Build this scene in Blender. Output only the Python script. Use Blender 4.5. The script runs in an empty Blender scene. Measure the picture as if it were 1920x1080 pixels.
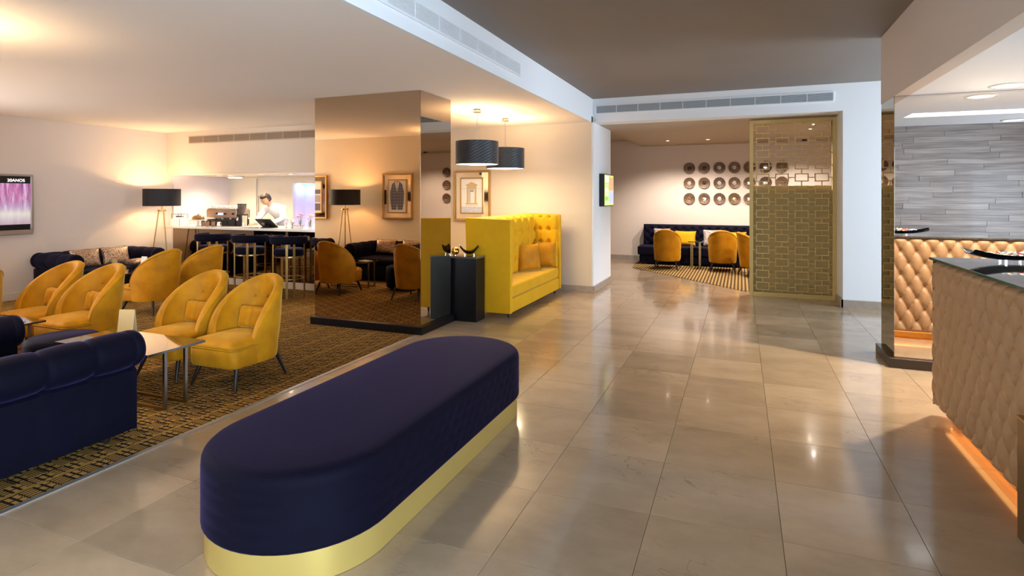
import bpy, bmesh, math, random
from mathutils import Vector, Matrix
R=random.Random(7); PI=math.pi
sc=bpy.context.scene; C=sc.collection

# ---------------- camera, world, exposure, large lights ----------------
YAW=math.atan(429/1075)
cd=bpy.data.cameras.new('camera'); cam=bpy.data.objects.new('camera',cd); C.objects.link(cam)
cam.location=(0,0,1.6); cam.rotation_euler=(PI/2,0,YAW)
cd.sensor_width=36; cd.lens=36*1075/1920; cd.shift_y=-173/1920; cd.clip_start=.05; cd.clip_end=100
sc.camera=cam
w=bpy.data.worlds.new('world'); sc.world=w; w.use_nodes=True
w.node_tree.nodes['Background'].inputs[0].default_value=(.75,.85,1,1); w.node_tree.nodes['Background'].inputs[1].default_value=.35
vs=sc.view_settings; vs.view_transform='Standard'; vs.look='None'; vs.exposure=1.26; vs.gamma=1; vs.use_curve_mapping=False
def light(kind,loc,power,color,size=.1,size_y=None,rot=(0,0,0),spot=None,name='light',blend=.6):
    l=bpy.data.lights.new(name,kind); l.energy=power; l.color=color
    if kind=='AREA':
        l.size=size
        if size_y: l.shape='RECTANGLE'; l.size_y=size_y
    else: l.shadow_soft_size=size
    if kind=='SPOT': l.spot_size=spot; l.spot_blend=blend
    o=bpy.data.objects.new(name,l); C.objects.link(o); o.location=loc; o.rotation_euler=rot
    return o
COOL=(.64,.82,1.0); WARM=(1,.68,.36); WARM2=(1,.82,.60)
# daylight through the street windows of the entrance behind the camera and in the right wall, then two added fill lights
light('AREA',(.8,-7.8,1.75),140,COOL,7.6,2.6,(PI/2,0,0),name='daylight_entrance')
light('AREA',(5.0,-3.9,1.75),860,COOL,2.6,6.6,(0,PI/2,0),name='daylight_side')
light('AREA',(5.02,8.05,1.6),125,(.74,.87,1),2.7,2.1,(0,PI/2,0),name='daylight_far_side')
light('AREA',(4.95,3.3,1.35),50,COOL,1.7,2.6,(0,PI/2,0),name='reception_fill')  # added fill in front of the closed right wall, no window here
light('AREA',(-10.28,2.45,1.6),72,(1,.95,.90),2.0,1.6,(0,-PI/2,0),name='lounge_fill')  # added fill at an unseen left window, brightens the lounge ceiling

# ---------------- materials ----------------
MATS={}
def mat(name,col,rough=.5,metal=0,emit=None,es=0,sheen=0,coat=0,spec=.5,trans=0,alpha=1,noise=None,bump=None,rand=0,sheen_tint=None,ior=1.45):
    if name in MATS: return MATS[name]
    m=bpy.data.materials.new(name); m.use_nodes=True; nt=m.node_tree; b=nt.nodes['Principled BSDF']
    b.inputs['Base Color'].default_value=(*col,1); b.inputs['Roughness'].default_value=rough; b.inputs['Metallic'].default_value=metal
    b.inputs['Specular IOR Level'].default_value=spec; b.inputs['Coat Weight'].default_value=coat; b.inputs['IOR'].default_value=ior
    b.inputs['Coat Roughness'].default_value=.05
    if sheen:
        b.inputs['Sheen Weight'].default_value=sheen; b.inputs['Sheen Roughness'].default_value=.35
        if sheen_tint: b.inputs['Sheen Tint'].default_value=(*sheen_tint,1)
    b.inputs['Transmission Weight'].default_value=trans
    if emit: b.inputs['Emission Color'].default_value=(*emit,1); b.inputs['Emission Strength'].default_value=es
    N=nt.nodes.new; L=nt.links.new
    if noise or bump or rand:
        tc=N('ShaderNodeTexCoord')
    if noise or rand:
        src=None
        if noise:
            sc_,amt,col2=noise
            n=N('ShaderNodeTexNoise'); n.inputs['Scale'].default_value=sc_; n.inputs['Detail'].default_value=5
            L(tc.outputs['Object'],n.inputs['Vector'])
            r=N('ShaderNodeMapRange'); r.inputs[1].default_value=.35; r.inputs[2].default_value=.7; r.inputs[4].default_value=amt
            L(n.outputs['Fac'],r.inputs[0])
            mx=N('ShaderNodeMix'); mx.data_type='RGBA'; mx.inputs[6].default_value=(*col,1); mx.inputs[7].default_value=(*col2,1)
            L(r.outputs[0],mx.inputs[0]); src=mx.outputs[2]
        if rand:
            oi=N('ShaderNodeObjectInfo'); hs=N('ShaderNodeHueSaturation')
            mr=N('ShaderNodeMapRange'); mr.inputs[3].default_value=1-rand; mr.inputs[4].default_value=1+rand
            L(oi.outputs['Random'],mr.inputs[0]); L(mr.outputs[0],hs.inputs['Value'])
            if src: L(src,hs.inputs['Color'])
            else: hs.inputs['Color'].default_value=(*col,1)
            src=hs.outputs[0]
        L(src,b.inputs['Base Color'])
    if bump:
        bs,st=bump
        n=N('ShaderNodeTexNoise'); n.inputs['Scale'].default_value=bs; n.inputs['Detail'].default_value=4
        L(tc.outputs['Object'],n.inputs['Vector'])
        bp=N('ShaderNodeBump'); bp.inputs['Strength'].default_value=st; bp.inputs['Distance'].default_value=.01
        L(n.outputs['Fac'],bp.inputs['Height']); L(bp.outputs[0],b.inputs['Normal'])
    MATS[name]=m; return m
white=mat('white_paint',(.79,.82,.86),.7,bump=(60,.05))
cream=mat('cream_wall',(.70,.60,.47),.75,bump=(80,.06))
greige=mat('greige_wall',(.64,.56,.50),.75,bump=(80,.06))
lounge_wall=mat('lounge_wall',(.72,.62,.54),.75,bump=(60,.05))
white_ceil=mat('white_ceiling',(.86,.81,.78),.8,noise=(.6,.35,(.82,.77,.73)))
taupe_ceil=mat('taupe_ceiling',(.215,.185,.165),.6,noise=(.9,.5,(.18,.155,.14)))
lounge_ceil=mat('lounge_ceiling',(.46,.38,.29),.6)
soffit=mat('soffit_paint',(.58,.50,.45),.7)
ceil_blue=mat('reception_ceiling',(.74,.78,.84),.6)
skirt=mat('stone_skirting',(.40,.33,.27),.35,noise=(12,.6,(.30,.25,.21)))
bronze=mat('bronze_mirror',(.55,.42,.29),.0,1)
smoke=mat('clear_mirror',(.74,.72,.71),.0,1)
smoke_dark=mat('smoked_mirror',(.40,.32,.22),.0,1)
black=mat('black_lacquer',(.006,.005,.006),.30,spec=.25)
black_matt=mat('black_matt',(.012,.011,.012),.6)
wood_dark=mat('dark_leg_wood',(.018,.010,.008),.3)
brass=mat('brass',(.42,.27,.09),.32,1)
brass_paint=mat('gold_paint',(.60,.43,.155),.5,.1,noise=(30,.3,(.54,.38,.135)))
gold_plinth=mat('satin_gold_plinth',(.60,.44,.13),.36,.55)
gold_bright=mat('polished_gold',(.85,.50,.12),.12,1)
chrome=mat('chrome',(.75,.75,.76),.12,1)
steel=mat('brushed_steel',(.33,.31,.30),.28,1)
alu=mat('aluminium_strip',(.60,.58,.56),.35,.8)
yellow=mat('yellow_velvet',(.54,.228,.004),.62,sheen=.60,sheen_tint=(.95,.64,.13),spec=.2,noise=(6,.85,(.34,.135,.003)),bump=(300,.12))
yellow_b=mat('bright_yellow_velvet',(.70,.37,.006),.62,sheen=.5,sheen_tint=(1,.75,.2),spec=.2,noise=(5,.5,(.60,.29,.005)),bump=(300,.1))
navy=mat('navy_velvet',(.0018,.0014,.008),.75,sheen=.21,sheen_tint=(.20,.15,.5),spec=.12,noise=(6,.7,(.0012,.001,.005)),bump=(250,.12))
navy_d=mat('dark_navy_velvet',(.005,.004,.013),.75,sheen=.18,sheen_tint=(.2,.18,.4),spec=.12,noise=(6,.7,(.006,.005,.018)))
leather=mat('tan_leather',(.38,.225,.118),.42,spec=.4,noise=(9,.4,(.33,.19,.098)),bump=(220,.08))
shade_blk=mat('black_shade',(.018,.016,.018),.7)
shade_in=mat('gold_shade_lining',(.80,.62,.30),.5)
glow=mat('lamp_diffuser',(1,.9,.7),.5,emit=(1,.82,.52),es=4)
bulb=mat('lit_bulb',(1,.9,.7),.5,emit=(1,.72,.40),es=25)
spot_m=mat('lit_spot',(1,.9,.7),.5,emit=(1,.80,.55),es=18)
disc_m=mat('downlight_lens',(1,1,1),.5,emit=(1,.90,.72),es=4.5)
led=mat('amber_led',(1,.5,.1),.5,emit=(1,.36,.07),es=.8)
slot_m=mat('light_trough',(1,1,1),.5,emit=(.88,.95,1),es=1.6)
glass_dk=mat('dark_glass',(.015,.02,.022),.02,coat=1,spec=.9)
glass=mat('clear_glass',(.9,.95,.95),.02,trans=1)
counter_w=mat('white_counter',(.82,.78,.72),.25,coat=.3)
ceramic=mat('white_ceramic',(.85,.83,.80),.25)
gold_sequin=mat('copper_brocade',(.42,.26,.16),.35,.5)
slate_print=mat('paper',(.85,.83,.78),.6)
card_m=mat('kraft_card',(.60,.44,.22),.6)
def nodes(m): return m.node_tree.nodes, m.node_tree.links.new, m.node_tree.nodes['Principled BSDF']
# brocade: swirly relief of gold on dark
def mk_brocade():
    N,L,b=nodes(gold_sequin); tc=N.new('ShaderNodeTexCoord')
    wv=N.new('ShaderNodeTexWave'); wv.inputs['Scale'].default_value=16; wv.inputs['Distortion'].default_value=14; wv.inputs['Detail'].default_value=3; wv.inputs['Detail Scale'].default_value=3
    L(tc.outputs['Object'],wv.inputs['Vector']); cr=N.new('ShaderNodeValToRGB'); e=cr.color_ramp.elements
    e[0].position=.35; e[0].color=(.06,.035,.025,1); e[1].position=.6; e[1].color=(.72,.50,.34,1)
    L(wv.outputs['Fac'],cr.inputs[0]); L(cr.outputs[0],b.inputs['Base Color'])
mk_brocade()
# stone tiles
def mk_stone(name,tiled):
    m=mat(name,(.42,.33,.25),.13,spec=.55,coat=.22); N,L,b=nodes(m)
    tc=N.new('ShaderNodeTexCoord'); geo=N.new('ShaderNodeNewGeometry')
    oi=N.new('ShaderNodeObjectInfo')
    n1=N.new('ShaderNodeTexNoise'); n1.inputs['Scale'].default_value=2.2; n1.inputs['Detail'].default_value=9; n1.inputs['Roughness'].default_value=.62
    mp=N.new('ShaderNodeMapping'); mp.inputs['Scale'].default_value=(.8,1.35,1)
    ad=N.new('ShaderNodeVectorMath'); ad.operation='ADD'
    ms=N.new('ShaderNodeMath'); ms.operation='MULTIPLY'; ms.inputs[1].default_value=60
    L(oi.outputs['Random'],ms.inputs[0]); L(geo.outputs['Position'],ad.inputs[0]); L(ms.outputs[0],ad.inputs[1])
    L(ad.outputs[0],mp.inputs[0]); L(mp.outputs[0],n1.inputs['Vector'])
    cr=N.new('ShaderNodeValToRGB'); e=cr.color_ramp.elements
    e[0].position=.25; e[0].color=(.305,.222,.148,1); e[1].position=.75; e[1].color=(.465,.352,.24,1)
    L(n1.outputs['Fac'],cr.inputs[0])
    # thin dark veins
    n2=N.new('ShaderNodeTexNoise'); n2.inputs['Scale'].default_value=3.0; n2.inputs['Detail'].default_value=8; n2.inputs['Distortion'].default_value=1.6
    L(mp.outputs[0],n2.inputs['Vector'])
    s=N.new('ShaderNodeMath'); s.operation='SUBTRACT'; s.inputs[1].default_value=.5; a=N.new('ShaderNodeMath'); a.operation='ABSOLUTE'
    L(n2.outputs['Fac'],s.inputs[0]); L(s.outputs[0],a.inputs[0])
    n3=N.new('ShaderNodeTexNoise'); n3.inputs['Scale'].default_value=1.3; L(ad.outputs[0],n3.inputs['Vector'])
    mr=N.new('ShaderNodeMapRange'); mr.inputs[1].default_value=0; mr.inputs[2].default_value=.012; mr.inputs[3].default_value=.55; mr.inputs[4].default_value=0
    L(a.outputs[0],mr.inputs[0])
    mr3=N.new('ShaderNodeMapRange'); mr3.inputs[1].default_value=.52; mr3.inputs[2].default_value=.66; L(n3.outputs['Fac'],mr3.inputs[0])
    mm=N.new('ShaderNodeMath'); mm.operation='MULTIPLY'; L(mr.outputs[0],mm.inputs[0]); L(mr3.outputs[0],mm.inputs[1])
    mx=N.new('ShaderNodeMix'); mx.data_type='RGBA'; mx.inputs[7].default_value=(.12,.085,.06,1)
    L(mm.outputs[0],mx.inputs[0]); L(cr.outputs[0],mx.inputs[6])
    hs=N.new('ShaderNodeHueSaturation'); r2=N.new('ShaderNodeMapRange'); r2.inputs[3].default_value=.88; r2.inputs[4].default_value=1.08
    L(oi.outputs['Random'],r2.inputs[0]); L(r2.outputs[0],hs.inputs['Value']); L(mx.outputs[2],hs.inputs['Color'])
    out=hs.outputs[0]
    if tiled:
        br=N.new('ShaderNodeTexBrick'); br.offset=0; br.squash=1; br.inputs['Scale'].default_value=1
        br.inputs['Brick Width'].default_value=.605; br.inputs['Row Height'].default_value=.605; br.inputs['Mortar Size'].default_value=.003
        mp2=N.new('ShaderNodeMapping'); mp2.inputs['Location'].default_value=(.425,-2.93+.605*5,0); L(geo.outputs['Position'],mp2.inputs[0]); L(mp2.outputs[0],br.inputs['Vector'])
        mxx=N.new('ShaderNodeMix'); mxx.data_type='RGBA'; mxx.inputs[7].default_value=(.15,.11,.08,1); L(br.outputs['Fac'],mxx.inputs[0]); L(out,mxx.inputs[6]); out=mxx.outputs[2]
    L(out,b.inputs['Base Color'])
    rr=N.new('ShaderNodeMapRange'); rr.inputs[3].default_value=.10; rr.inputs[4].default_value=.20; L(n1.outputs['Fac'],rr.inputs[0]); L(rr.outputs[0],b.inputs['Roughness'])
    return m
stone=mk_stone('floor_stone',False); stone_t=mk_stone('floor_stone_far',True)
grout=mat('grout',(.16,.12,.09),.8)
# carpets
def mk_carpet(name,mode):
    m=mat(name,(.3,.2,.05),.95,spec=.05); N,L,b=nodes(m)
    geo=N.new('ShaderNodeNewGeometry'); sx=N.new('ShaderNodeSeparateXYZ'); L(geo.outputs['Position'],sx.inputs[0])
    def M(op,a,b_=None,c=None):
        n=N.new('ShaderNodeMath'); n.operation=op
        for i,v in enumerate((a,b_,c)):
            if v is None: continue
            if isinstance(v,(int,float)): n.inputs[i].default_value=v
            else: L(v,n.inputs[i])
        return n.outputs[0]
    X,Y=sx.outputs[0],sx.outputs[1]
    if mode==0:
        c=.12
        ix=M('FLOOR',M('DIVIDE',X,c)); iy=M('FLOOR',M('DIVIDE',Y,c*.62))
        par=M('FLOORED_MODULO',M('ADD',ix,iy),2)
        # blocks of long fine lines along Y alternate with chunky dashes along X
        s1=M('GREATER_THAN',M('FRACT',M('DIVIDE',X,.024)),.42)
        dash=M('GREATER_THAN',M('FRACT',M('ADD',M('DIVIDE',Y,.0744),M('MULTIPLY',ix,.37))),.10)
        s1=M('MULTIPLY',s1,dash)
        s2=M('GREATER_THAN',M('FRACT',M('DIVIDE',Y,.0372)),.40)
        d2=M('GREATER_THAN',M('FRACT',M('ADD',M('DIVIDE',X,.06),M('MULTIPLY',iy,.29))),.2)
        s2=M('MULTIPLY',s2,d2)
        f=M('ADD',M('MULTIPLY',par,s1),M('MULTIPLY',M('SUBTRACT',1,par),s2))
        line=M('GREATER_THAN',M('FRACT',M('DIVIDE',X,.36)),.93)
        f=M('MAXIMUM',f,M('MULTIPLY',line,.7))
    else:
        s1=M('GREATER_THAN',M('FRACT',M('DIVIDE',X,.06)),.5)
        d=M('GREATER_THAN',M('FRACT',M('ADD',M('DIVIDE',Y,.11),M('MULTIPLY',M('FLOOR',M('DIVIDE',X,.06)),.5))),.22)
        f=M('MULTIPLY',s1,d)
    no=N.new('ShaderNodeTexNoise'); no.inputs['Scale'].default_value=25; L(geo.outputs['Position'],no.inputs[0])
    mx=N.new('ShaderNodeMix'); mx.data_type='RGBA'
    if mode==0: mx.inputs[6].default_value=(.022,.016,.014,1); mx.inputs[7].default_value=(.40,.23,.06,1)
    else: mx.inputs[6].default_value=(.09,.05,.022,1); mx.inputs[7].default_value=(.46,.31,.12,1)
    L(f,mx.inputs[0]); L(mx.outputs[2],b.inputs['Base Color'])
    return m
carpet_m=mk_carpet('woven_carpet',0); rug_m=mk_carpet('striped_carpet',1)
# reclaimed slat wall print
def mk_slat():
    m=mat('grey_plank_wood',(.42,.37,.34),.35,coat=.25); N,L,b=nodes(m)
    tc=N.new('ShaderNodeTexCoord'); mp=N.new('ShaderNodeMapping'); mp.inputs['Scale'].default_value=(.6,1,14)
    oi=N.new('ShaderNodeObjectInfo'); ad=N.new('ShaderNodeVectorMath'); ad.operation='ADD'
    L(tc.outputs['Object'],ad.inputs[0]); L(oi.outputs['Random'],ad.inputs[1]); L(ad.outputs[0],mp.inputs[0])
    n=N.new('ShaderNodeTexNoise'); n.inputs['Scale'].default_value=3; n.inputs['Detail'].default_value=6; L(mp.outputs[0],n.inputs[0])
    cr=N.new('ShaderNodeValToRGB'); e=cr.color_ramp.elements; e[0].position=.3; e[0].color=(.36,.31,.29,1); e[1].position=.7; e[1].color=(.66,.60,.57,1)
    L(n.outputs['Fac'],cr.inputs[0]); hs=N.new('ShaderNodeHueSaturation'); r=N.new('ShaderNodeMapRange'); r.inputs[3].default_value=.8; r.inputs[4].default_value=1.15
    L(oi.outputs['Random'],r.inputs[0]); L(r.outputs[0],hs.inputs['Value']); L(cr.outputs[0],hs.inputs['Color']); L(hs.outputs[0],b.inputs['Base Color'])
    return m
plank_m=mk_slat()
# ---------------- mesh helpers ----------------
class MB:
    def __init__(s): s.v=[]; s.f=[]; s.mi=[]; s.cur=0
    def add(s,vs,fs,M=None):
        o=len(s.v)
        s.v+= [tuple(M@Vector(p)) if M else tuple(p) for p in vs]
        for f in fs: s.f.append([i+o for i in f]); s.mi.append(s.cur)
        return s
    def box(s,a,b,M=None):
        (x0,y0,z0),(x1,y1,z1)=a,b
        return s.add([(x0,y0,z0),(x1,y0,z0),(x1,y1,z0),(x0,y1,z0),(x0,y0,z1),(x1,y0,z1),(x1,y1,z1),(x0,y1,z1)],
          [(0,3,2,1),(4,5,6,7),(0,1,5,4),(1,2,6,5),(2,3,7,6),(3,0,4,7)],M)
    def lathe(s,prof,n=24,c=(0,0,0),M=None,cap=True,sx=1,sy=1):
        vs=[];k=len(prof)
        for i in range(n):
            a=2*PI*i/n
            for r,z in prof: vs.append((c[0]+r*math.cos(a)*sx,c[1]+r*math.sin(a)*sy,c[2]+z))
        fs=[]
        for i in range(n):
            j=(i+1)%n
            for q in range(k-1): fs.append((i*k+q,j*k+q,j*k+q+1,i*k+q+1))
        if cap:
            if prof[0][0]>1e-5: fs.append([i*k for i in range(n)][::-1])
            if prof[-1][0]>1e-5: fs.append([i*k+k-1 for i in range(n)])
        return s.add(vs,fs,M)
    def tube(s,pts,r,n=8,r2=None,sq=False):
        pts=[Vector(p) for p in pts]; m=len(pts); vs=[];up=Vector((0,0,1))
        for i,p in enumerate(pts):
            t=(pts[min(i+1,m-1)]-pts[max(i-1,0)]).normalized()
            u=up if abs(t.z)<.95 else Vector((1,0,0))
            a=t.cross(u).normalized(); b=a.cross(t).normalized()
            rr=r if r2 is None else r+(r2-r)*i/(m-1)
            for k in range(n):
                an=2*PI*k/n+(PI/4 if sq else 0)
                vs.append(tuple(p+a*rr*math.cos(an)+b*rr*math.sin(an)))
        fs=[(i*n+k,i*n+(k+1)%n,(i+1)*n+(k+1)%n,(i+1)*n+k) for i in range(m-1) for k in range(n)]
        fs.append(list(range(n))[::-1]); fs.append([ (m-1)*n+k for k in range(n)])
        return s.add(vs,fs)
    def grid(s,fn,nu,nv,cu=False,M=None):
        vs=[fn(i/nu,j/nv) for j in range(nv+1) for i in range(nu+1)]
        W=nu+1
        return s.add(vs,[(j*W+i,j*W+i+1,(j+1)*W+i+1,(j+1)*W+i) for j in range(nv) for i in range(nu)],M)
    def poly(s,pts,y0,y1,M=None):  # prism of XZ outline between y0 and y1
        n=len(pts); vs=[(x,y0,z) for x,z in pts]+[(x,y1,z) for x,z in pts]
        fs=[list(range(n)),list(range(2*n-1,n-1,-1))]+[(i,i+n,(i+1)%n+n,(i+1)%n) for i in range(n)]
        return s.add(vs,fs,M)
def tag(o,label=None,cat=None,group=None,kind=None):
    if label: o['label']=label
    if cat: o['category']=cat
    if group: o['group']=group
    if kind: o['kind']=kind
    return o
def obj(name,mb,m,parent=None,smooth=False,bevel=0,seg=2,kind=None,label=None,sub=0,loc=None,sharp=None):
    me=bpy.data.meshes.new(name); me.from_pydata(mb.v,[],mb.f); me.validate()
    bm=bmesh.new(); bm.from_mesh(me); bmesh.ops.remove_doubles(bm,verts=bm.verts,dist=1e-5); bmesh.ops.recalc_face_normals(bm,faces=bm.faces)
    bm.to_mesh(me); bm.free()
    for mm in (m if isinstance(m,(list,tuple)) else [m]): me.materials.append(mm)
    if isinstance(m,(list,tuple)) and len(mb.mi)==len(me.polygons):
        for p,i in zip(me.polygons,mb.mi): p.material_index=i
    if smooth or bevel:
        me.shade_smooth()
        if sharp: me.set_sharp_from_angle(angle=sharp)
    o=bpy.data.objects.new(name,me); C.objects.link(o)
    if parent: o.parent=parent
    if loc: o.location=loc
    if bevel:
        b=o.modifiers.new('bevel','BEVEL'); b.width=bevel; b.segments=seg; b.limit_method='ANGLE'; b.harden_normals=True
    if sub:
        q=o.modifiers.new('sub','SUBSURF'); q.levels=sub; q.render_levels=sub
    if kind: o['kind']=kind
    if label: o['label']=label
    return o
def thing(name,label,cat,loc=(0,0,0),rz=0,group=None,kind=None):
    o=bpy.data.objects.new(name,None); C.objects.link(o); o.location=loc; o.rotation_euler=(0,0,rz); o.empty_display_size=.1
    return tag(o,label,cat,group,kind)
def struct(name,mb,m,parent=None,**k):
    o=obj(name,mb,m,parent,**k)
    if not parent: o['kind']='structure'
    return o
def dup(root,loc,rz=0,label=None,group=None,parent=None,scale=None):
    r=root.copy(); C.objects.link(r)
    if parent: r.parent=parent
    r.location=loc; r.rotation_euler=(0,0,rz)
    if scale: r.scale=scale
    if label: r['label']=label
    if group: r['group']=group
    for ch in list(root.children):
        c=ch.copy(); C.objects.link(c); c.parent=r
        for g in list(ch.children):
            d=g.copy(); C.objects.link(d); d.parent=c
    return r
def B(a,b): return MB().box(a,b)
T=Matrix.Translation
def RZ(a): return Matrix.Rotation(a,4,'Z')
def RX(a): return Matrix.Rotation(a,4,'X')
def RY(a): return Matrix.Rotation(a,4,'Y')

# ================= SETTING =================
X0,T0=-.425,.605; Y0=2.93
fl=struct('floor',B((-11,-8.2,-.12),(6,15,-.012)),grout)
tm=MB(); h=.3014; e=.0008
tm.add([(-h,-h,-.012),(h,-h,-.012),(h,h,-.012),(-h,h,-.012),(-h,-h,-e),(h,-h,-e),(h,h,-e),(-h,h,-e),(-h+e,-h+e,0),(h-e,-h+e,0),(h-e,h-e,0),(-h+e,h-e,0)],
   [(0,1,5,4),(1,2,6,5),(2,3,7,6),(3,0,4,7),(4,5,9,8),(5,6,10,9),(6,7,11,10),(7,4,8,11),(8,9,10,11)])
t0=None; cnt=0; far=MB()
for j in range(-18,21):
    for i in range(-5,9):
        x=X0+T0*(i+.5); y=Y0+T0*(j+.5)
        if y<-7.9 or x<-3.6 and y<9.3: continue
        d=-.3707*x+.9287*y; l=.9287*x+.3707*y
        px=960+1075*l/max(d,.1)
        vis = d>2.0 and -250<px<2150 and y<11.9 and cnt<298 and not (y>9.4 and x>1.6) and not(x>1.9 and y>6.9)
        if x-.3<-3.45: vis=False
        if not vis:
            if x>-3.5 or y>9: far.box((x-h,y-h,-.012),(x+h,y+h,0))
            continue
        if t0 is None: t0=obj('tile',tm,stone,fl); o=t0
        else: o=t0.copy(); C.objects.link(o)
        o.location=(x,y,0); cnt+=1
# strip of cut tiles beside the carpet
for j in range(-8,11):
    y=Y0+T0*(j+.5)
    if y<1.2: continue
obj('remaining_tiles',far,stone_t,fl,kind='stuff')
# cut row along the carpet (tile column i=-6 is narrow here because the carpet starts at x=-3.45)
obj('console_floor_field',B((-5.0,5.70,-.012),(-3.45,9.3,-.0005)),stone_t,fl)
obj('rear_floor_field',B((-11,9.3,-.012),(X0+T0*-5,15,-.0005)),stone_t,fl)
struct('trim_1',B((-3.475,1.3,-.01),(-3.44,5.70,.007)),alu)   # metal edging strip between stone and carpet
cp=obj('carpet',MB().box((-10.35,1.45,-.011),(-3.474,5.70,.004)).box((-10.35,5.70,-.011),(-5.0,7.68,.004)),carpet_m); tag(cp,'gold and black basket weave fitted carpet of the bar lounge','carpet')
obj_c2=struct('floor_2',B((-3.475,-8,-.011),(-3.45,1.4,0)),grout)
rg=MB(); P=[(-2.25,12.85),(-2.32,14.38),(4.6,14.38),(4.6,10.4),(.45,10.45),(.05,10.36)]
n=len(P); rg.add([(x,y,.0) for x,y in P]+[(x,y,.008) for x,y in P],[list(range(n))[::-1],list(range(n,2*n))]+[(i,(i+1)%n,(i+1)%n+n,i+n) for i in range(n)])
tag(obj('striped_rug',rg,rug_m),'brown and gold striped rug with slanted edge under the far banquette','rug')

ZL=2.82; ZH=3.215; ZR=2.53
YB=7.85   # bar wall plane
# walls
wl=MB()
for a,b in (((-10.5,1.3,0),(-10.35,1.6,2.95)),((-10.5,3.3,0),(-10.35,10.2,2.95)),((-10.5,1.6,0),(-10.35,3.3,.5)),((-10.5,1.6,2.7),(-10.35,3.3,2.95))): wl.box(a,b)
struct('wall_left',wl,greige)
w2=MB()
for a,b in (((-10.46,1.6,.5),(-10.40,1.66,2.7)),((-10.46,3.24,.5),(-10.40,3.3,2.7)),((-10.46,2.42,.5),(-10.40,2.48,2.7)),((-10.46,1.6,.5),(-10.40,3.3,.56)),((-10.46,1.6,2.64),(-10.40,3.3,2.7))): w2.box(a,b)
wn2=struct('added_window_2',w2,black_matt)  # unseen window, added to go with the lounge fill light
for y in (1.66,2.48): obj('pane',B((-10.44,y,.56),(-10.43,y+.76,2.64)),glass,wn2)
struct('wall_near',B((-10.5,1.3,0),(-3.46,1.45,2.95)),cream)
struct('wall_entrance_side',B((-3.6,-8,0),(-3.46,1.3,3.3)),cream)
bw=MB(); bw.box((-10.35,YB,2.02),(-4.95,YB+.12,ZL+.1))
struct('wall_bar',bw,mat('bar_fascia',(.68,.58,.47),.7))
struct('wall_bar_return',B((-5.1,YB,0),(-4.95,9.35,ZL+.1)),cream)
struct('wall_rear',B((-4.95,9.32,0),(-2.3,9.5,ZL+.1)),cream)
struct('wall_passage',B((-2.62,9.33,0),(-2.27,10.68,ZL)),white)
struct('wall_lounge',B((-6,14.4,0),(5.2,14.55,3.1)),lounge_wall)
struct('wall_lounge_left',B((-6.1,9.4,0),(-5.95,14.5,3.1)),lounge_wall)
struct('wall_lounge_right',B((4.6,9.4,0),(4.75,14.5,3.1)),lounge_wall)
rp=MB(); rp.box((1.36,9.4,0),(5.2,9.7,ZH+.1)); rp.box((1.36,9.7,0),(1.5,10.2,ZL))
struct('wall_lobby_far',rp,white)
wr=MB()
for a,b in (((5.1,-.5,0),(5.25,6.95,3.4)),((5.1,9.15,0),(5.25,9.7,3.4)),((5.1,6.95,0),(5.25,9.15,.2)),((5.1,6.95,3.0),(5.25,9.15,3.4)),((5.1,-8,0),(5.25,-7.3,3.4)),((5.1,-7.3,0),(5.25,-.5,.4)),((5.1,-7.3,3.08),(5.25,-.5,3.4))): wr.box(a,b)
struct('wall_right',wr,white)
w3=MB()
for y in (-7.3,-5.6,-3.9,-2.2,-.56): w3.box((5.14,y,.4),(5.2,y+.06,3.08))
w4=MB()
for y in (6.95,8.02,9.09): w4.box((5.14,y,.2),(5.2,y+.06,3.0))
w4.box((5.14,6.95,.2),(5.2,9.15,.26)); w4.box((5.14,6.95,2.94),(5.2,9.15,3.0))
wn4=struct('window_4',w4,black_matt)
for y in (7.01,8.08): obj('pane',B((5.165,y,.26),(5.175,y+1.01,2.94)),glass,wn4)
w3.box((5.14,-7.3,.4),(5.2,-.5,.46)); w3.box((5.14,-7.3,3.02),(5.2,-.5,3.08))
wn3=struct('window_3',w3,black_matt)
for y in (-7.24,-5.54,-3.84,-2.14): obj('pane',B((5.165,y,.46),(5.175,y+1.6,3.02)),glass,wn3)
# entrance wall with windows
ew=MB()
for a,b in (((-3.6,-8.1,0),(-3.0,-7.95,3.3)),((4.6,-8.1,0),(5.2,-7.95,3.3)),((-3.0,-8.1,0),(4.6,-7.95,.35)),((-3.0,-8.1,3.1),(4.6,-7.95,3.3))): ew.box(a,b)
struct('wall_entrance',ew,white)
wf=MB()
for k in range(6): x=-3.0+k*1.508; wf.box((x,-8.05,.35),(x+.06,-7.97,3.1))
wf.box((-3.0,-8.05,.35),(4.6,-7.97,.41)); wf.box((-3.0,-8.05,3.04),(4.6,-7.97,3.1))
win=struct('window_1',wf,black_matt)
for k in range(5): x=-2.94+k*1.508; obj('pane',B((x,-8.03,.41),(x+1.44,-8.02,3.04)),glass,win)
# ceilings
cl=MB(); cl.box((-10.5,1.3,ZL),(-2.34,9.5,ZL+.1)); cl.box((-3.6,-8,ZL),(-2.34,1.3,ZL+.1))
struct('ceiling_lounge',cl,white_ceil)
struct('ceiling_lobby',B((-2.4,-8.1,ZH),(5.3,9.8,ZH+.1)),taupe_ceil)
struct('trim_2',B((-2.34,-8,ZL),(-2.3,9.4,ZH)),white)     # beam face towards the lobby
struct('trim_3',B((-2.3,9.4,ZL),(1.36,9.75,ZH)),white)         # far beam
struct('ceiling_far_lounge',B((-2.28,9.75,ZL),(4.7,14.5,ZL+.08)),lounge_ceil)
struct('ceiling_far_lounge_upper',B((-6.1,9.76,2.97),(4.7,14.5,3.05)),lounge_ceil)
struct('trim_4',B((-2.28,10.7,ZL+.08),(-2.2,14.4,2.97)),lounge_ceil)
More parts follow.
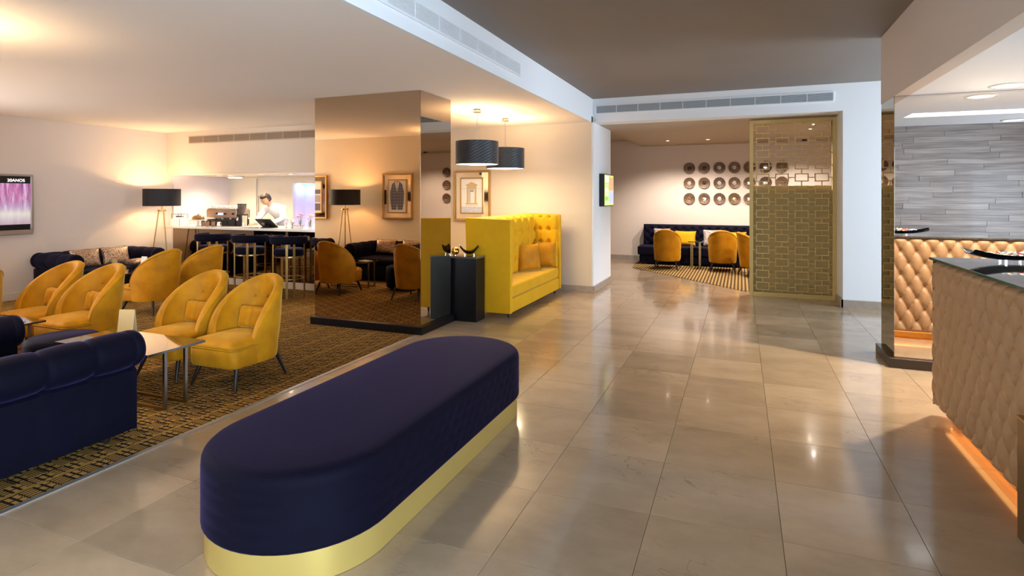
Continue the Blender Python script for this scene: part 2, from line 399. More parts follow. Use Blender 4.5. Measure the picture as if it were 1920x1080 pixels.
# reception bulkhead: fascia + low ceiling
struct('trim_5',B((1.33,.3,ZR),(1.45,6.84,ZH)),soffit)
struct('trim_7',B((1.33,.22,ZR),(5.1,.3,ZH)),soffit)
struct('trim_6',B((1.45,6.74,ZR),(5.1,6.84,ZH)),soffit)
rc=MB()
rc.box((1.45,4.9,ZR),(5.1,6.74,ZR+.08)); rc.box((1.45,3.5,ZR),(5.1,4.5,ZR+.08)); rc.box((1.45,4.5,ZR),(1.8,4.9,ZR+.08))
struct('ceiling_reception',rc,ceil_blue)
struct('ceiling_reception_upper',B((1.45,.3,2.84),(5.1,3.5,2.92)),ceil_blue)
tr=obj('light_trough',B((1.81,4.51,ZR+.05),(5.05,4.89,ZR+.078)),slot_m); tag(tr,'pale glowing recessed light trough above the reception desk','light')
# skirtings
sk=mat('white_skirting',(.62,.56,.48),.5)
struct('baseboard_left',B((-10.35,1.45,0),(-10.325,YB,.11)),sk)
struct('baseboard_rear',B((-4.95,9.29,0),(-2.27,9.32,.10)),skirt)
struct('baseboard_passage',B((-2.27,9.30,0),(-2.245,10.7,.10)),skirt)
struct('baseboard_lounge',B((-5.9,14.37,0),(4.6,14.4,.12)),skirt)
b6=MB(); b6.box((1.33,9.37,0),(5.1,9.40,.11)); b6.box((1.335,9.37,0),(1.36,10.0,.11))
struct('baseboard_lobby_far',b6,skirt)
struct('baseboard_near',B((-10.3,1.45,0),(-3.46,1.475,.11)),sk)

# -------- vents --------
def vent(name,label,L,H,nsl,divs,loc,rz,fr_m,sl_m,group=None,dark=None):
    t=thing(name,label,'vent',loc,rz,group)   # local: x along, y=0 wall plane, front -y
    f=MB(); w=.016
    f.box((0,-.012,0),(L,0,w)); f.box((0,-.012,H-w),(L,0,H)); f.box((0,-.012,w),(w,0,H-w)); f.box((L-w,-.012,w),(L,0,H-w))
    obj('frame',f,fr_m,t)
    s=MB()
    for k in range(nsl):
        z=w+(k+.5)*(H-2*w)/nsl
        s.box((w,-.011,-.0038),(L-w,-.003,.0038),T((0,0,z)))
    obj('slats',s,sl_m,t,kind='stuff')
    for k in range(1,divs): obj('divider',B((L*k/divs-.004,-.013,w),(L*k/divs+.004,-.001,H-w)),fr_m,t)
    obj('backing',B((w,-.001,w),(L-w,-.0002,H-w)),dark or mat('vent_dark',(.10,.13,.16),.8),t)
    return t
vent('air_vent','long white louvred grille along the beam above the carpet edge',5.6,.155,11,15,(-2.299,.4,2.93),PI/2,white,white)
vent('air_vent','white louvred grille in the beam over the far lounge opening',3.5,.150,8,10,(-2.25,9.399,2.957),0,white,mat('pale_blue_metal',(.5,.55,.6),.5))
vent('air_vent','beige louvred grille high above the bar opening',4.6,.15,8,12,(-9.75,YB-.001,2.585),0,mat('beige_metal',(.55,.42,.30),.5),mat('beige_metal2',(.42,.31,.22),.5),dark=mat('vent_brown',(.16,.10,.06),.8))

# -------- mirrored column (left) --------
cx0,cx1,cy0,cy1=-4.95,-3.43,5.75,6.49
col=thing('mirror_column','wide square column clad in bronze mirror standing on the carpet edge','column',((cx0+cx1)/2,(cy0+cy1)/2,0),0,kind='structure')
def loc_mb(a,b,o=col): 
    L=o.location; return B((a[0]-L.x,a[1]-L.y,a[2]),(b[0]-L.x,b[1]-L.y,b[2]))
obj('core',loc_mb((cx0+.01,cy0+.01,0),(cx1-.01,cy1-.01,ZL-.001)),black_matt,col)
obj('front_mirror',loc_mb((cx0,cy0,.09),(cx1-.004,cy0+.008,ZL-.003)),bronze,col)
obj('side_mirror',loc_mb((cx1-.008,cy0+.004,.09),(cx1,cy1,ZL-.003)),mat('side_mirror',(.52,.44,.36),0,1),col)
obj('side_mirror',loc_mb((cx0,cy0+.01,.09),(cx0+.008,cy1,ZL-.003)),bronze,col)
obj('rear_mirror',loc_mb((cx0+.01,cy1-.008,.09),(cx1-.01,cy1,ZL-.003)),bronze,col)
obj('plinth',loc_mb((cx0-.04,cy0-.04,0.002),(cx1+.04,cy1+.04,.09)),black,col,bevel=.004)
# -------- mirrored pillar (right) --------
px0,py0,py1=1.33,6.3,6.82
pil=thing('mirror_pillar','mirror clad pillar behind the reception desk with black plinth','column',(3,6.56,0),0,kind='structure')
obj('core',loc_mb((px0+.012,py0+.012,0),(5.08,py1,ZR-.001),pil),black_matt,pil)
obj('front_mirror',loc_mb((px0+.004,py0,.09),(5.08,py0+.008,ZR-.002),pil),smoke,pil)
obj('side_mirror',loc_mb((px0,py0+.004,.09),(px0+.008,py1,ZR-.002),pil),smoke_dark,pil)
obj('plinth',loc_mb((px0-.045,py0-.045,0.001),(5.08,py1+.03,.09),pil),mat('brown_black_stone',(.035,.027,.022),.25),pil,bevel=.004)
# slat wall at the reception back (seen in the pillar mirror)
pw=thing('plank_wall','grey weathered horizontal plank cladding reflected above the reception desk','wall cladding',(3.5,.5,0),0,kind='structure')
pm=B((-.62,-.02,0),(.62,0,.094)); 
p0=None; joint=[R.uniform(-.6,.3) for _ in range(29)]
for r in range(29):
    for c in range(3):
        x=-.95+c*1.245+joint[r]
        if p0 is None: p0=obj('plank',pm,plank_m,pw); o=p0
        else: o=p0.copy(); C.objects.link(o)
        o.location=(x,R.uniform(0,.012),.005+r*.0975)
struct('wall_reception',B((1.9,.3,0),(5.1,.475,2.84)),soffit)

# -------- bar room behind the counter --------
bi=mat('bar_wall_cream',(.80,.72,.60),.6); lilac=mat('bar_wall_lilac',(.74,.66,.68),.6)
struct('wall_bar_left',B((-10.36,YB+.125,0),(-10.32,9.3,1.999)),lilac)
bb=MB(); bb.box((-10.35,9.3,0),(-9.57,9.38,2.05)); bb.box((-9.57,9.3,1.96),(-8.87,9.38,2.05)); bb.box((-8.87,9.3,0),(-8.575,9.38,2.05)); bb.box((-8.575,9.3,1.86),(-5.1,9.38,2.05)); bb.box((-8.575,9.3,0),(-5.1,9.38,.9)); bb.box((-6.2,9.3,.9),(-5.1,9.38,1.86))
struct('wall_bar_back',bb,bi)
dr=struct('door_1',B((-9.56,9.33,0),(-8.88,9.37,1.95)),mat('door_cream',(.78,.70,.58),.45)); 
hd=MB().tube([(-9.49,9.29,1.25),(-9.49,9.29,1.6)],.009); obj('door_handle',hd,steel,dr)
nz=MB(); nz.box((-8.6,9.66,.88),(-6.18,9.7,1.9)); nz.box((-8.62,9.38,.88),(-8.575,9.7,1.9)); nz.box((-6.2,9.38,.88),(-6.16,9.7,1.9)); nz.box((-8.6,9.38,1.86),(-6.18,9.7,1.9)); nz.box((-8.6,9.38,.86),(-6.18,9.7,.9))
struct('wall_niche',nz,mat('niche_white',(.8,.78,.85),.5))
struct('ceiling_bar',B((-10.35,YB+.12,2.0),(-5.1,9.3,2.06)),bi)
light('AREA',(-7.6,9.5,1.84),3.2,(.33,.20,1),1.8,.15,(0,0,0),name='niche_led')
light('POINT',(-8.5,9.5,1.78),.5,(.2,.75,1),.03,name='niche_spot')
def downlight(name,label,x,y,z,r,m,power,color,spot=2.2,group=None,soft=.04,trim=None):
    t=thing(name,label,'ceiling light',(x,y,z),0,group)
    obj('trim',MB().lathe([(r,-.0005),(r*1.25,-.0005),(r*1.25,-.008),(r*1.02,-.010),(r,-.004)],20,cap=False),trim or white,t,smooth=True)
    obj('lens',MB().lathe([(0,-.003),(r,-.003)],20,cap=False),m,t)
    if power: 
        l=light('SPOT',(0,0,-.03),power,color,soft,spot=spot,name='downlight_lamp'); l.parent=t
    return t
places=['over the bar near its left wall','second from the left over the bar','in the middle over the bar','over the bar before the door','at the right end over the bar']
for i,(x,y) in enumerate(((-9.7,8.5),(-9.2,8.3),(-8.4,8.3),(-7.7,8.3),(-6.9,8.3))):
    downlight('downlight','small round downlight '+places[i],x,y,2.0,.045,spot_m,20,WARM2,spot=2.6,group='downlights over the bar')
ld=thing('ceiling_lamp','flat round ceiling lamp inside the bar above the coffee machine','ceiling light',(-9.55,8.75,2.0))
obj('body',MB().lathe([(0,0),(.16,0),(.17,-.02),(.16,-.035),(0,-.035)],24),ceramic,ld,smooth=True)
obj('diffuser',MB().lathe([(0,-.036),(.13,-.036),(.12,-.045),(0,-.048)],24),mat('bar_diffuser',(1,1,1),.5,emit=(1,.85,.65),es=3),ld,smooth=True)

# bar counter
bc=thing('bar_counter','long white topped bar counter with smoked mirror front','counter',(-7.6,7.9,0))
obj('worktop',B((-2.45,-.38,1.0),(2.5,.40,1.04)),counter_w,bc,bevel=.004)
obj('body',B((-2.40,-.18,0),(2.5,.38,.998)),black_matt,bc)
obj('front_panel',B((-2.40,-.186,.12),(-.45,-.181,.998)),mat('bar_mirror',(.27,.20,.14),.03,1),bc)
obj('front_panel',B((-.447,-.186,.12),(2.5,-.181,.998)),mat('bar_mirror',(.42,.33,.25),.03,1),bc)
obj('kickboard',B((-2.40,-.20,0.005),(2.5,-.181,.12)),mat('kick_white',(.62,.50,.38),.5),bc)

# ================= FURNITURE =================
# --- capsule bench ---
bx,by0,by1,br=-1.95,2.21,3.80,.455
def capsule(r,z,n=28):
    pts=[]
    for i in range(n+1):
        a=-PI+PI*i/n; pts.append((r*math.cos(a),-(by1-by0)/2+r*math.sin(a)))
    for i in range(n+1):
        a=PI*i/n; pts.append((r*math.cos(a),(by1-by0)/2+r*math.sin(a)))
    return pts
be=thing('capsule_bench','long dark navy velvet bench with rounded ends on a gold plinth','bench',(bx,(by0+by1)/2,0))
g=MB(); 
def ring_stack(mb,levels,cap=True,n=28,dimple=None):
    base=capsule(1,0,n); N=len(base); vs=[]
    # resample straight sides for detail
    def outline(r):
        pts=[]; Ls=(by1-by0)
        segs=60
        for i in range(n+1):
            a=-PI+PI*i/n; pts.append((r*math.cos(a),-Ls/2+r*math.sin(a)))
        for i in range(1,segs): pts.append((r,-Ls/2+Ls*i/segs))
        for i in range(n+1):
            a=PI*i/n; pts.append((r*math.cos(a),Ls/2+r*math.sin(a)))
        for i in range(1,segs): pts.append((-r,Ls/2-Ls*i/segs))
        return pts
    # arc length coordinate
    ref=outline(.455); s=[0]
    for i in range(1,len(ref)): s.append(s[-1]+math.dist(ref[i],ref[i-1]))
    K=len(ref)
    for r,z in levels:
        for i,p in enumerate(outline(r)):
            x,y=p
            if dimple and .16<z<.41:
                d=0
                for row,zz in enumerate((.20,.265,.33,.385)):
                    ph=(s[i]/.11+(.5 if row%2 else 0)); du=(ph-round(ph))*.11; dz=z-zz
                    d+=dimple*math.exp(-(du*du+dz*dz)/(.013**2))
                q=(r-d)/r
                cy=max(-(by1-by0)/2,min((by1-by0)/2,y)); x=x*q; y=cy+(y-cy)*q
            vs.append((x,y,z))
    fs=[(l*K+i,l*K+(i+1)%K,(l+1)*K+(i+1)%K,(l+1)*K+i) for l in range(len(levels)-1) for i in range(K)]
    if cap: fs.append([i for i in range(K)][::-1]); fs.append([(len(levels)-1)*K+i for i in range(K)])
    mb.add(vs,fs)
ring_stack(g,[(.440,.002),(.440,.135)])
obj('plinth',g,gold_plinth,be,smooth=True,sharp=1.0)
u=MB(); lv=[(.40,.135),(.448,.137),(.454,.145)]+[(.455,.15+i*.0105) for i in range(25)]+[(.453,.425),(.446,.441),(.434,.452),(.418,.459),(.38,.463),(.2,.466)]
ring_stack(u,lv,dimple=.009)
obj('upholstery',u,navy,be,smooth=True)

# --- barrel armchair ---
def make_chair():
    t=thing('armchair','x','armchair')
    A,Bk=.285,.315; ph1=math.radians(112)
    sh=MB(); N=44; ringv=[]
    def prm(phi):
        f=max(0.,math.cos(phi*(PI/2)/ph1)); hz=.40+.475*f**.62
        return hz
    prof_n=None
    for i in range(N+1):
        phi=-ph1+2*ph1*i/N; c=(math.sin(phi),math.cos(phi)); hz=prm(phi)
        def at(off,z):
            rk=.055*max(0,(z-.3))/.55*max(0,math.cos(phi))  # rake
            tp=1-.10*max(0,(.45-z))/.27*.6
            return ((A+off)*c[0]*tp,(Bk+off)*c[1]*tp+rk,z)
        th=.058; pr=[at(0,.18)]
        for z in (.22,.30,.38): pr.append(at(.004,z))
        zt=hz-.028
        for k in range(1,5): pr.append(at(.006,.38+(zt-.38)*k/4))
        for k in range(1,6):
            a=PI*k/6; pr.append(at(-th/2+th/2*math.cos(a)*1.15,zt+.028*math.sin(a)*1.0))
        for k in range(5): pr.append(at(-th,zt+(.36-zt)*k/4))
        prof_n=len(pr); ringv+=pr
    fs=[(i*prof_n+q,(i+1)*prof_n+q,(i+1)*prof_n+q+1,i*prof_n+q+1) for i in range(N) for q in range(prof_n-1)]
    fs.append(list(range(prof_n))); fs.append([N*prof_n+q for q in range(prof_n)][::-1])
    sh.add(ringv,fs); obj('backrest',sh,yellow,t,smooth=True)
    # piping
    pts=[]
    for i in range(N+1):
        phi=-ph1+2*ph1*i/N; hz=prm(phi); rk=.055*max(0,(hz-.3))/.55*max(0,math.cos(phi))
        pts.append(((A+.006)*math.sin(phi),(Bk+.006)*math.cos(phi)+rk,hz-.026))
    pp=MB().tube(pts,.006,6); obj('piping',pp,yellow,t,smooth=True)
    # seat base and cushion (rounded D outline)
    def outline(g_,n=10):
        P=[]; x1=.265-g_; yf=-.325+g_; yb=.24; r=.07
        for k in range(n+1):
            a=-PI/2+ (PI/2)*k/n; P.append((x1-r+r*math.cos(a),yf+r+r*math.sin(a)))
        for k in range(2*n+1):
            a=PI*k/(2*n); P.append((x1*math.cos(a),.02+(yb-g_-.02)*math.sin(a)))
        for k in range(n+1):
            a=PI+(PI/2)*k/n; P.append((-x1+r+r*math.cos(a),yf+r+r*math.sin(a)))
        return P
    def stack(lv):
        m=MB(); vs=[]; K=len(outline(0))
        for g_,z in lv: vs+=[(x,y,z) for x,y in outline(g_)]
        fs=[(l*K+i,l*K+(i+1)%K,(l+1)*K+(i+1)%K,(l+1)*K+i) for l in range(len(lv)-1) for i in range(K)]
        fs+=[list(range(K))[::-1],[(len(lv)-1)*K+i for i in range(K)]]
        return m.add(vs,fs)
    obj('seat_base',stack([(.03,.175),(.012,.18),(.004,.20),(0,.25),(0,.31),(.004,.328),(.012,.333)]),yellow,t,smooth=True)
    obj('seat_cushion',stack([(.012,.334),(.0,.34),(-.004,.352),(.006,.375),(.03,.392),(.08,.405),(.15,.412)]),yellow,t,smooth=True)
    o_=[(x,y,.336) for x,y in outline(-.004)]; obj('seat_piping',MB().tube(o_+[o_[0]],.005,6),yellow,t,smooth=True)
    lg=MB().lathe([(.010,0),(.021,.19)],10)
    first=None
    for sx,sy in ((-1,-1),(1,-1),(-1,1),(1,1)):
        m=MB(); a=(sx*.245,(-.30 if sy<0 else .26),0); b=(sx*.20,(-.24 if sy<0 else .20),.185)
        m.tube([a,b],.011,10,r2=.021); obj('leg',m,wood_dark,t,smooth=True,sharp=.8)
    for k in (-1,0,1):
        phi=k*.52; x=(A-.052)*math.sin(phi); y=(Bk-.052)*math.cos(phi)+.035
        m=MB().lathe([(0,-.009),(.010,-.007),(.015,0),(.010,.007),(0,.009)],12,M=T((x*.95,y*.94,.675))@RZ(-phi)@RX(PI/2))
        obj('button',m,yellow,t,smooth=True)
    return t
chair0=make_chair()
ch_pos=[(-4.05,3.78,0,'yellow velvet tub armchair nearest the bench, rightmost of the front row'),
 (-4.72,3.78,0,'yellow velvet tub armchair second from right in the front row behind the glass table'),
 (-6.17,3.78,0,'yellow velvet tub armchair behind the navy pouf, right chair of the left pair'),
 (-6.84,3.78,0,'yellow velvet tub armchair at the left of the pair facing the left sofas'),
 (-7.50,5.50,-PI/2+.10,'yellow velvet tub armchair seen from behind before the dark sofa with shiny cushions'),
 (-7.49,6.19,-PI/2+.06,'yellow velvet tub armchair seen from behind nearest the bar stools'),
 (-7.5,3.42,-PI/2,'yellow velvet tub armchair cut off at the left edge of the photo'),
 (-1.5,12.95,PI,'yellow velvet armchair seen from behind at the left of the far lounge'),
 (-.36,12.98,PI,'yellow velvet armchair seen from behind in the middle of the far lounge'),
 (.28,12.35,PI*.62,'yellow velvet armchair half hidden behind the gold lattice screen')]
for i,(x,y,rz,lb) in enumerate(ch_pos):
    g='yellow armchairs of the bar lounge' if i<7 else 'yellow armchairs of the far lounge'
    if i==0: chair0.location=(x,y,.007); chair0.rotation_euler=(0,0,rz); tag(chair0,lb,group=g)
    else: dup(chair0,(x,y,.011 if i>6 else .007),rz,lb,g)
# pillows
def pillow_mb(w,h,t,n=16,pinch=.07,seam=False):
    m=MB()
    for s in (-1,1):
        def fn(u,v):
            a=2*u-1; b=2*v-1
            x=a*w/2*(1-pinch*(1-b*b)*abs(a)); z=b*h/2*(1-pinch*(1-a*a)*abs(b))
            th=t/2*max(0,(1-a**4)*(1-b**4))**.55
            if seam: th*=1-.55*math.exp(-(a/.05)**2)
            return (x,s*th,z)
        m.grid(fn,n,n)
    return m
def pillow(name,lb,mb,m,loc,rz,tilt,group,cat='cushion'):
    o=obj(name,mb,m,smooth=True); o.location=loc; o.rotation_mode='XYZ'; o.rotation_euler=(-tilt,0,rz); return tag(o,lb,cat,group)
kid=pillow_mb(.34,.20,.12,seam=True)
kid_lb=['small seamed yellow cushion on the armchair nearest the bench','small seamed yellow cushion on the second armchair from the bench','small seamed yellow cushion on the armchair behind the navy pouf','small seamed yellow cushion on the leftmost chair of the front row']
k0=None
for i in range(4):
    x,y,rz,_=ch_pos[i]
    if k0 is None: k0=pillow('lumbar_cushion',kid_lb[0],kid,yellow,(x,y+.135,.512),0,.22,'small cushions on the armchairs')
    else: o=k0.copy(); C.objects.link(o); o.location=(x,y+.135,.512); o['label']=kid_lb[i]

# --- chesterfield sofas ---
def roll_mb(L,cap=True,pleat=.27):
    # runs along local y 0..L; outside = +x
    prof=[(-.085,.14),(-.085,.40),(-.085,.47)]
    for k in range(19):
        a=math.radians(205-k*(275/18)); prof.append((.0+.125*math.cos(a),.575+.125*math.sin(a)))
    prof+= [(.075,.445),(.075,.06),(-.085,.06)]
    nU=max(24,int(L/.0125)); m=MB(); vs=[]; K=len(prof)
    for i in range(nU+1):
        y=L*i/nU; ph=(y/pleat)%1; dd=min(ph,1-ph)*pleat
        cr=math.exp(-(dd/.016)**2)*.009+ .007*(1-abs(math.sin(PI*y/pleat)))
        for k,(x,z) in enumerate(prof):
            if 3<=k<22:
                r=1-cr/.125; vs.append((x*r,y,.575+(z-.575)*r))
            else: vs.append((x,y,z))
    fs=[(i*K+k,(i+1)*K+k,(i+1)*K+(k+1)%K,i*K+(k+1)%K) for i in range(nU) for k in range(K)]
    fs+=[list(range(K)),[nU*K+k for k in range(K)][::-1]]
    return m.add(vs,fs)
def make_sofa(W,D,m):
    t=thing('chesterfield_sofa','x','sofa')
    f=-D/2
    arm=roll_mb(D-.02)
    obj('arm',MB().add(arm.v,arm.f,T((W/2-.125,f,0))),m,t,smooth=True,sharp=1.1)
    obj('arm',MB().add(arm.v,arm.f,T((-W/2+.125,f,0))@Matrix.Scale(-1,4,(1,0,0))),m,t,smooth=True,sharp=1.1)
    for sx in (-1,1):
        obj('arm_front',MB().lathe([(0,-.045),(.09,-.045),(.115,-.035),(.122,-.01),(.122,.03),(0,.03)],28,M=T((sx*(W/2-.125),f,.575))@RX(-PI/2)),m,t,smooth=True)
    bk=roll_mb(W-.26)
    obj('backrest',MB().add(bk.v,bk.f,T((W/2-.13,D/2-.135,0))@RZ(PI/2)),m,t,smooth=True,sharp=1.1)
    obj('base',B((-W/2+.16,f+.02,.06),(W/2-.16,D/2-.18,.30)),m,t,bevel=.02)
    n=2
    for k in range(n):
        w_=(W-.44)/n
        obj('seat_cushion',B((-W/2+.22+k*w_+.004,f,.302),(-W/2+.22+(k+1)*w_-.004,D/2-.23,.43)),m,t,bevel=.045,seg=4)
    for sx in (-1,1):
        for sy in (-1,1): obj('foot',MB().lathe([(.018,0),(.03,.03),(.03,.062)],12,(sx*(W/2-.14),sy*(D/2-.14),0)),wood_dark,t,smooth=True,sharp=.8)
    return t
s0=make_sofa(1.56,.98,navy)
tag(s0,'navy velvet rolled-arm sofa at the lower left seen from its arm side',group='navy chesterfield sofas'); s0.location=(-4.45,2.12,.004); s0.rotation_euler=(0,0,PI)
dup(s0,(-6.2,2.09,.004),PI,'navy rolled-arm sofa against the near wall under the framed suit, seen in the column mirror')
dup(s0,(-8.75,2.09,.004),PI,'navy rolled-arm sofa against the near wall left of the lamp, seen in the column mirror')
s1=make_sofa(1.60,.90,navy_d); tag(s1,'dark navy rolled-arm sofa along the left wall below the television',group='navy chesterfield sofas'); s1.location=(-9.87,6.32,.004); s1.rotation_euler=(0,0,PI/2)
cush=pillow_mb(.46,.30,.12)
cpos=[(-9.72,5.98,.60,PI/2,'copper brocade cushion nearest the left arm of the dark wall sofa'),
      (-9.74,6.47,.60,PI/2,'copper brocade cushion in the middle of the dark wall sofa'),
      (-6.5,1.93,.60,PI,'copper brocade cushion on the near wall sofa, left one in the mirror'),
      (-5.9,1.93,.60,PI,'copper brocade cushion on the near wall sofa, right one in the mirror'),
      (-9.0,1.93,.60,PI,'copper brocade cushion on the near wall sofa left of the lamp')]
c0=None
for x,y,z,rz,lb in cpos:
    if c0 is None: c0=pillow('brocade_cushion',lb,cush,gold_sequin,(x,y,z),rz,.25,'copper brocade cushions')
    else: o=c0.copy(); C.objects.link(o); o.location=(x,y,z); o.rotation_euler=(-.25,0,rz); o['label']=lb
# copper cushion lying on the seat
o=c0.copy(); C.objects.link(o); o.location=(-9.55,6.78,.475); o.rotation_euler=(PI/2-.05,0,PI/2); o['label']='copper brocade cushion lying flat at the far end of the dark wall sofa'

# --- pouf ---
pf=thing('pouf','round navy velvet pouf partly hidden behind the rolled sofa arm at the left','pouf',(-5.36,3.12,.004))
obj('upholstery',MB().lathe([(0,.05),(.25,.05),(.265,.07),(.27,.20),(.268,.36),(.258,.392),(.235,.405),(0,.412)],40),navy,pf,smooth=True)
obj('base',MB().lathe([(0,0),(.22,0),(.22,.052),(0,.052)],32),black_matt,pf,smooth=True,sharp=.8)

# --- low tables with steel sled legs ---
def low_table(label,loc,rz,L,W,H,metal,group,top=None):
    q=.011 if metal is steel else .007
    t=thing('low_table',label,'table',loc,rz,group)
    obj('tabletop',B((-L/2,-W/2,H-.018),(L/2,W/2,H)),top or mat('dark_tabletop',(.02,.016,.014),.04,coat=1,spec=.8),t,bevel=.002)
    g_=.17*W/.48 if W<.6 else W/2-.1
    for sx in (-1,1):
        for sy in (-1,1):
            x=sx*(L/2-.03); y=sy*.085
            obj('leg',B((x-q,y-q,.02),(x+q,y+q,H-.018)),metal,t)
    for sy in (-1,1):
        obj('runner',B((-L/2+.019,sy*.085-.011,0),(L/2-.019,sy*.085+.011,.02)),brass if metal is not steel else brass,t)
    return t
low_table('dark glass topped low table with steel legs in front of the two right armchairs',(-4.48,3.09,.004),0,1.06,.48,.45,steel,'low tables of the bar lounge')
low_table('dark glass topped low table cut by the left edge of the photo',(-6.38,3.12,.004),0,.86,.40,.45,steel,'low tables of the bar lounge')
low_table('low dark table between the wall sofa and the armchairs seen from behind',(-8.62,5.85,.004),PI/2,1.0,.46,.45,steel,'low tables of the bar lounge')
low_table('slim dark table on brass legs before the middle of the far banquette',(-.92,13.25,.008),PI/2,.5,.30,.60,brass,'tables of the far lounge')
low_table('slim dark table on brass legs behind the middle armchair of the far lounge',(.55,13.2,.008),PI/2,.5,.30,.60,brass,'tables of the far lounge')
def menu(label,loc,rz,m=card_m,w=.105,h=.20):
    mb=MB(); mb.add([(-w/2,-.03,0),(w/2,-.03,0),(w/2,0,h),(-w/2,0,h),(-w/2,.03,0),(w/2,.03,0),(-w/2,-.033,0),(w/2,-.033,0),(w/2,.003,h+.001),(-w/2,.003,h+.001),(-w/2,.033,0),(w/2,.033,0)],
      [(0,1,2,3),(3,2,5,4),(6,9,8,7),(9,10,11,8),(0,3,9,6),(1,7,8,2),(3,4,10,9),(5,2,8,11),(0,6,7,1),(4,5,11,10)])
    o=obj('menu_card',mb,m); o.location=loc; o.rotation_euler=(0,0,rz); return tag(o,label,'menu','folded menu cards on the low tables')
menu('folded brown menu card standing on the glass table beside the sofa roll',(-4.62,3.16,.456),.35,h=.22,w=.13)
menu('folded brown menu card on the table before the dark wall sofa',(-8.68,5.75,.456),PI/2+.5)
menu('white folded card on the far end of the table by the wall sofa',(-8.60,6.15,.456),.1,slate_print)
mg=obj('magazine',B((-.11,-.075,0),(.11,.075,.006)),mat('magazine_print',(.55,.5,.42),.4,noise=(25,.9,(.15,.12,.1)))); mg.location=(-6.12,3.1,.456); mg.rotation_euler=(0,0,.3); tag(mg,'printed magazine lying on the glass table at the left edge','magazine')
fbx=obj('floor_socket_plate',B((-.07,-.035,0),(.07,.035,.004)),gold_bright); fbx.location=(-6.75,6.2,.004); tag(fbx,'small brass floor socket plate set in the carpet by the stools','socket')

# --- yellow high back settee ---
ys=thing('high_back_settee','bright yellow high-backed velvet settee with tufted back and wings','sofa',(-3.07,7.97,0),PI/2)
# local: x runs along room +y, y local: room -x ; front (-y local) = room +x
L_=2.24; D_=.66; hx=L_/2
def panel(x0,x1,y0,y1,z0,z1,nm,bev=.02):
    obj(nm,B((x0,y0,z0),(x1,y1,z1)),yellow_b,ys,bevel=bev,seg=3)
w1=MB().add([(-hx,-.32,.07),(-hx+.07,-.32,.07),(-hx+.07,.30,.07),(-hx,.30,.07),(-hx,-.32,1.29),(-hx+.07,-.32,1.29),(-hx+.07,.34,1.31),(-hx,.34,1.31)],[(0,3,2,1),(4,5,6,7),(0,1,5,4),(1,2,6,5),(2,3,7,6),(3,0,4,7)])
obj('wing',w1,yellow_b,ys,bevel=.018,seg=3)
obj('wing',MB().add(w1.v,w1.f,Matrix.Scale(-1,4,(1,0,0))),yellow_b,ys,bevel=.018,seg=3)
obj('backrest_shell',B((-hx+.06,.16,.07),(hx-.06,.33,1.30)),yellow_b,ys,bevel=.018,seg=3)
def tuft(Wd,Ht,p,q,D,res,M,fall=.03,sq=False):
    m=MB(); nu=int(Wd/res); nv=int(Ht/res)
    def fn(u,v):
        x=u*Wd; z=v*Ht
        if sq:
            a=x/p; b=z/q; du=(a-round(a))*p; dz=(b-round(b))*q
            hgt=1-.9*math.exp(-(du*du+dz*dz)/.036**2)-.26*math.exp(-(du/.012)**2)-.10*math.exp(-(dz/.008)**2)
        else:
            a=x/p+z/(2*q); b=x/p-z/(2*q)
            sa=abs(math.sin(PI*a)); sb=abs(math.sin(PI*b))
            ia=round(a); ib=round(b); bu=(ia+ib)/2*p; bz=(ia-ib)*q
            rr=(x-bu)**2+(z-bz)**2
            hgt=.72*(sa*sb)**.33+.28*(1-math.exp(-rr/.03**2))
        ed=min(x,Wd-x,z,Ht-z)
        hgt*=min(1,math.sqrt(max(0,ed)/fall)) if ed<fall else 1
        return (x,-D*hgt,z)
    return m.grid(fn,nu,nv,M=M)
obj('tufted_back',tuft(L_-.14,.87,.29,.21,.07,.014,T((-hx+.07,.16,.42)),sq=True),yellow_b,ys,smooth=True)
obj('tufted_wing',tuft(.44,.87,.15,.21,.05,.012,T((hx-.068,.16,.42))@RZ(-PI/2),sq=True),yellow_b,ys,smooth=True)
obj('tufted_wing',tuft(.44,.87,.15,.21,.05,.012,T((-hx+.068,-.28,.42))@RZ(PI/2),sq=True),yellow_b,ys,smooth=True)
bt=MB(); bpf=[(0,0),(.012,-.002),(.014,-.008),(0,-.014)]
for j in range(1,5):
    z=.42+j*.21
    for i in range(1,8):
        x=-hx+.07+i*.29
        if x<hx-.1: bt.lathe(bpf,8,M=T((x,.156,z))@RX(-PI/2))
    for k in (1,2): bt.lathe(bpf,8,M=T((hx-.07,.16-.15*k,z))@RZ(-PI/2)@RX(-PI/2))
obj('buttons',bt,yellow,ys,smooth=True,kind='stuff')
panel(-hx+.075,hx-.075,-.30,.15,.26,.43,'seat_cushion',.035)
panel(-hx+.075,hx-.075,-.305,.24,.07,.255,'seat_base',.02)
for sx in (-1,1):
    for y in (-.24,.24): obj('leg',MB().lathe([(.011,0),(.017,.072)],10,(sx*(hx-.12),y,0)),black_matt,ys,smooth=True,sharp=.8)
cu=pillow_mb(.42,.42,.15)
for y,z,lb in ((7.98,.645,'square yellow velvet cushion on the high-backed settee, left one'),(8.46,.645,'square yellow velvet cushion on the high-backed settee, right one with piped edge')):
    o=pillow('square_cushion',lb,cu,yellow,(-3.06,8.36,z) if y<8.3 else (-2.99,8.86,z),.95 if y<8.3 else .18,.2,'yellow cushions on the settee')

